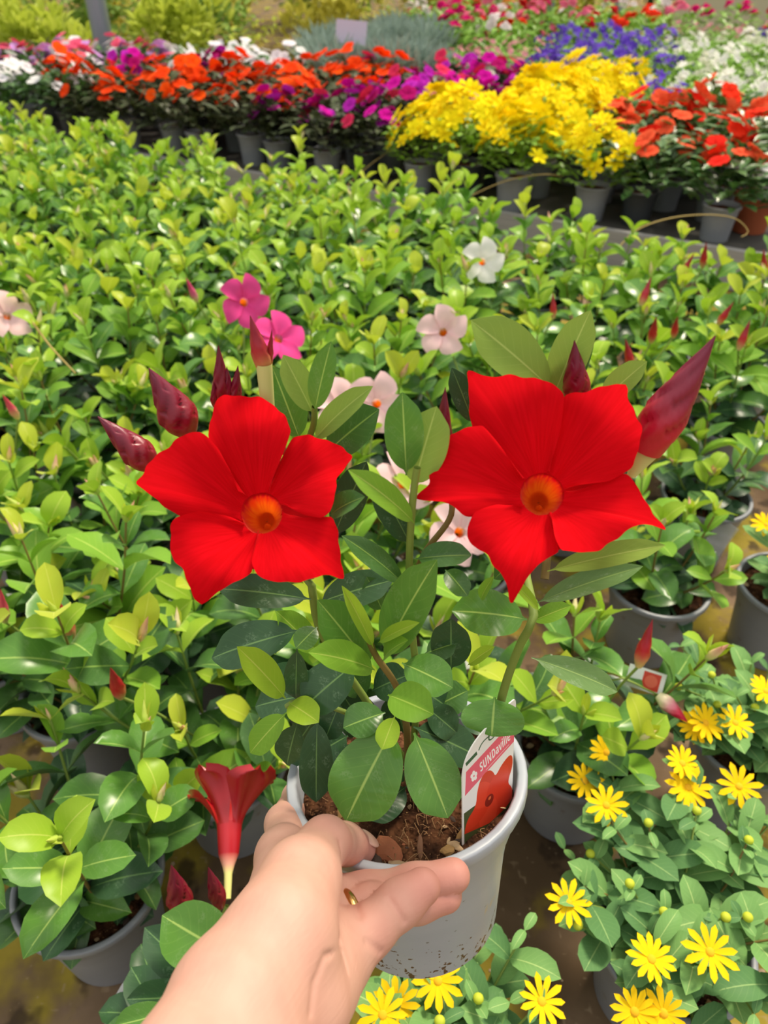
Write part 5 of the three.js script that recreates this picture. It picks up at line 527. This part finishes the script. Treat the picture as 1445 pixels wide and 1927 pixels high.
// ---------- shrubs, trees and end wall beyond the rows ----------
R = rng(808);
function shrub(name, label, x, z, w, h, mat, n, len, group) {
  const o = thing(name, label, 'shrub', [x, 0, z], group), gs = [], m = new THREE.Matrix4(), blobs = []; for (let i = 0; i < 9; i++) blobs.push([V(ru(-0.55, 0.55) * w, ru(0.3, 0.8) * h, ru(-0.4, 0.4) * w), ru(0.22, 0.4)]);
  for (let i = 0; i < n; i++) { const [c, r] = pick(blobs), d = V(R() - 0.5, R() - 0.4, R() - 0.5).normalize(), p = c.clone().add(V(d.x * r * w, d.y * r * h, d.z * r * w)); if (p.y < 0.02) continue; const l = len * ru(0.7, 1.3), g = lowLeaf.clone(); m.compose(p, basis(d.clone().add(V(ru(-0.7, 0.7), ru(-0.2, 0.8), ru(-0.7, 0.7))), V(0, 1, 0)), V(l * 1.2, l, l)); g.applyMatrix4(m); gs.push(g); }
  part('foliage', mergeGeometries(gs), mat, o).userData.kind = 'stuff';
  for (let i = 0; i < 4; i++) part('stem', tube([V(ru(-0.05, 0.05), 0, ru(-0.05, 0.05)), blobs[i][0].clone().multiplyScalar(0.6), blobs[i][0]], 0.014, 0.005, 6, 5), stemBrown, o);
}
const shY = leafMat('shrub_yellow_green', leafTex([192, 206, 74], [210, 220, 110], [200, 206, 90], { seed: 61 }), 0.15, 0.35), shG = leafMat('shrub_green', leafTex([150, 184, 84], [180, 206, 110], [160, 190, 96], { seed: 63 }), 0.2, 0.3), shO = leafMat('shrub_ochre', leafTex([206, 200, 84], [214, 210, 110], [210, 200, 92], { seed: 65 }), 0.15, 0.3), shD = leafMat('tree_dark', leafTex([48, 78, 40], [80, 110, 60], [60, 90, 46], { seed: 67 }), 0.3, 0.15);
const tones = [[shY, 'yellow-green'], [shG, 'lime'], [shO, 'ochre']], rowsOf = [[-5.55, -4.7, -1.0, 0.86, 0.42], [-6.5, -4.9, 0.2, 0.9, 0.62], [-7.5, -5.2, 1.6, 0.95, 0.8], [-8.5, -5.6, 2.2, 1.05, 0.95]];
rowsOf.forEach(([z, x0, x1, step, h], r) => { for (let x = x0, i = 0; x < x1; x += step, i++) { const [m, w] = tones[(i * 2 + r + (i % 3 === 1 ? 1 : 0)) % 3]; shrub('shrub', `${w} shrub beyond the flower rows, ${ORD[r]} shrub row, ${ORD[i]} from the corner`, x + ru(-0.05, 0.05), z + ru(-0.05, 0.05), 0.5, 1.15 * h * ru(0.85, 1.15), m, 900, 0.08, 'shrubs beyond the flower rows'); } });
for (let i = 0; i < 7; i++) shrub('tree', ['dark tree far behind the lilac impatiens', 'dark tree far behind the tunnel post', 'dark tree behind the golden shrub', 'dark tree behind the silver plants', 'dark tree behind the geraniums', 'dark tree between two steel posts', 'dark tree beside the pale end wall'][i], -5.4 + i * 1.5, -11.4 + 0.9 * (i % 2), 0.85, 2.4, shD, 1300, 0.16);
{
  const o = solo('wall_end', new THREE.BoxGeometry(5, 2.6, 0.05), std('tunnel_film', 0xcfc8a8, 0.6)); o.position.set(5.3, 1.3, -8.6); o.userData = { kind: 'structure', label: 'pale translucent end wall of the tunnel', category: 'wall' };
}
renderer.render(scene, camera);
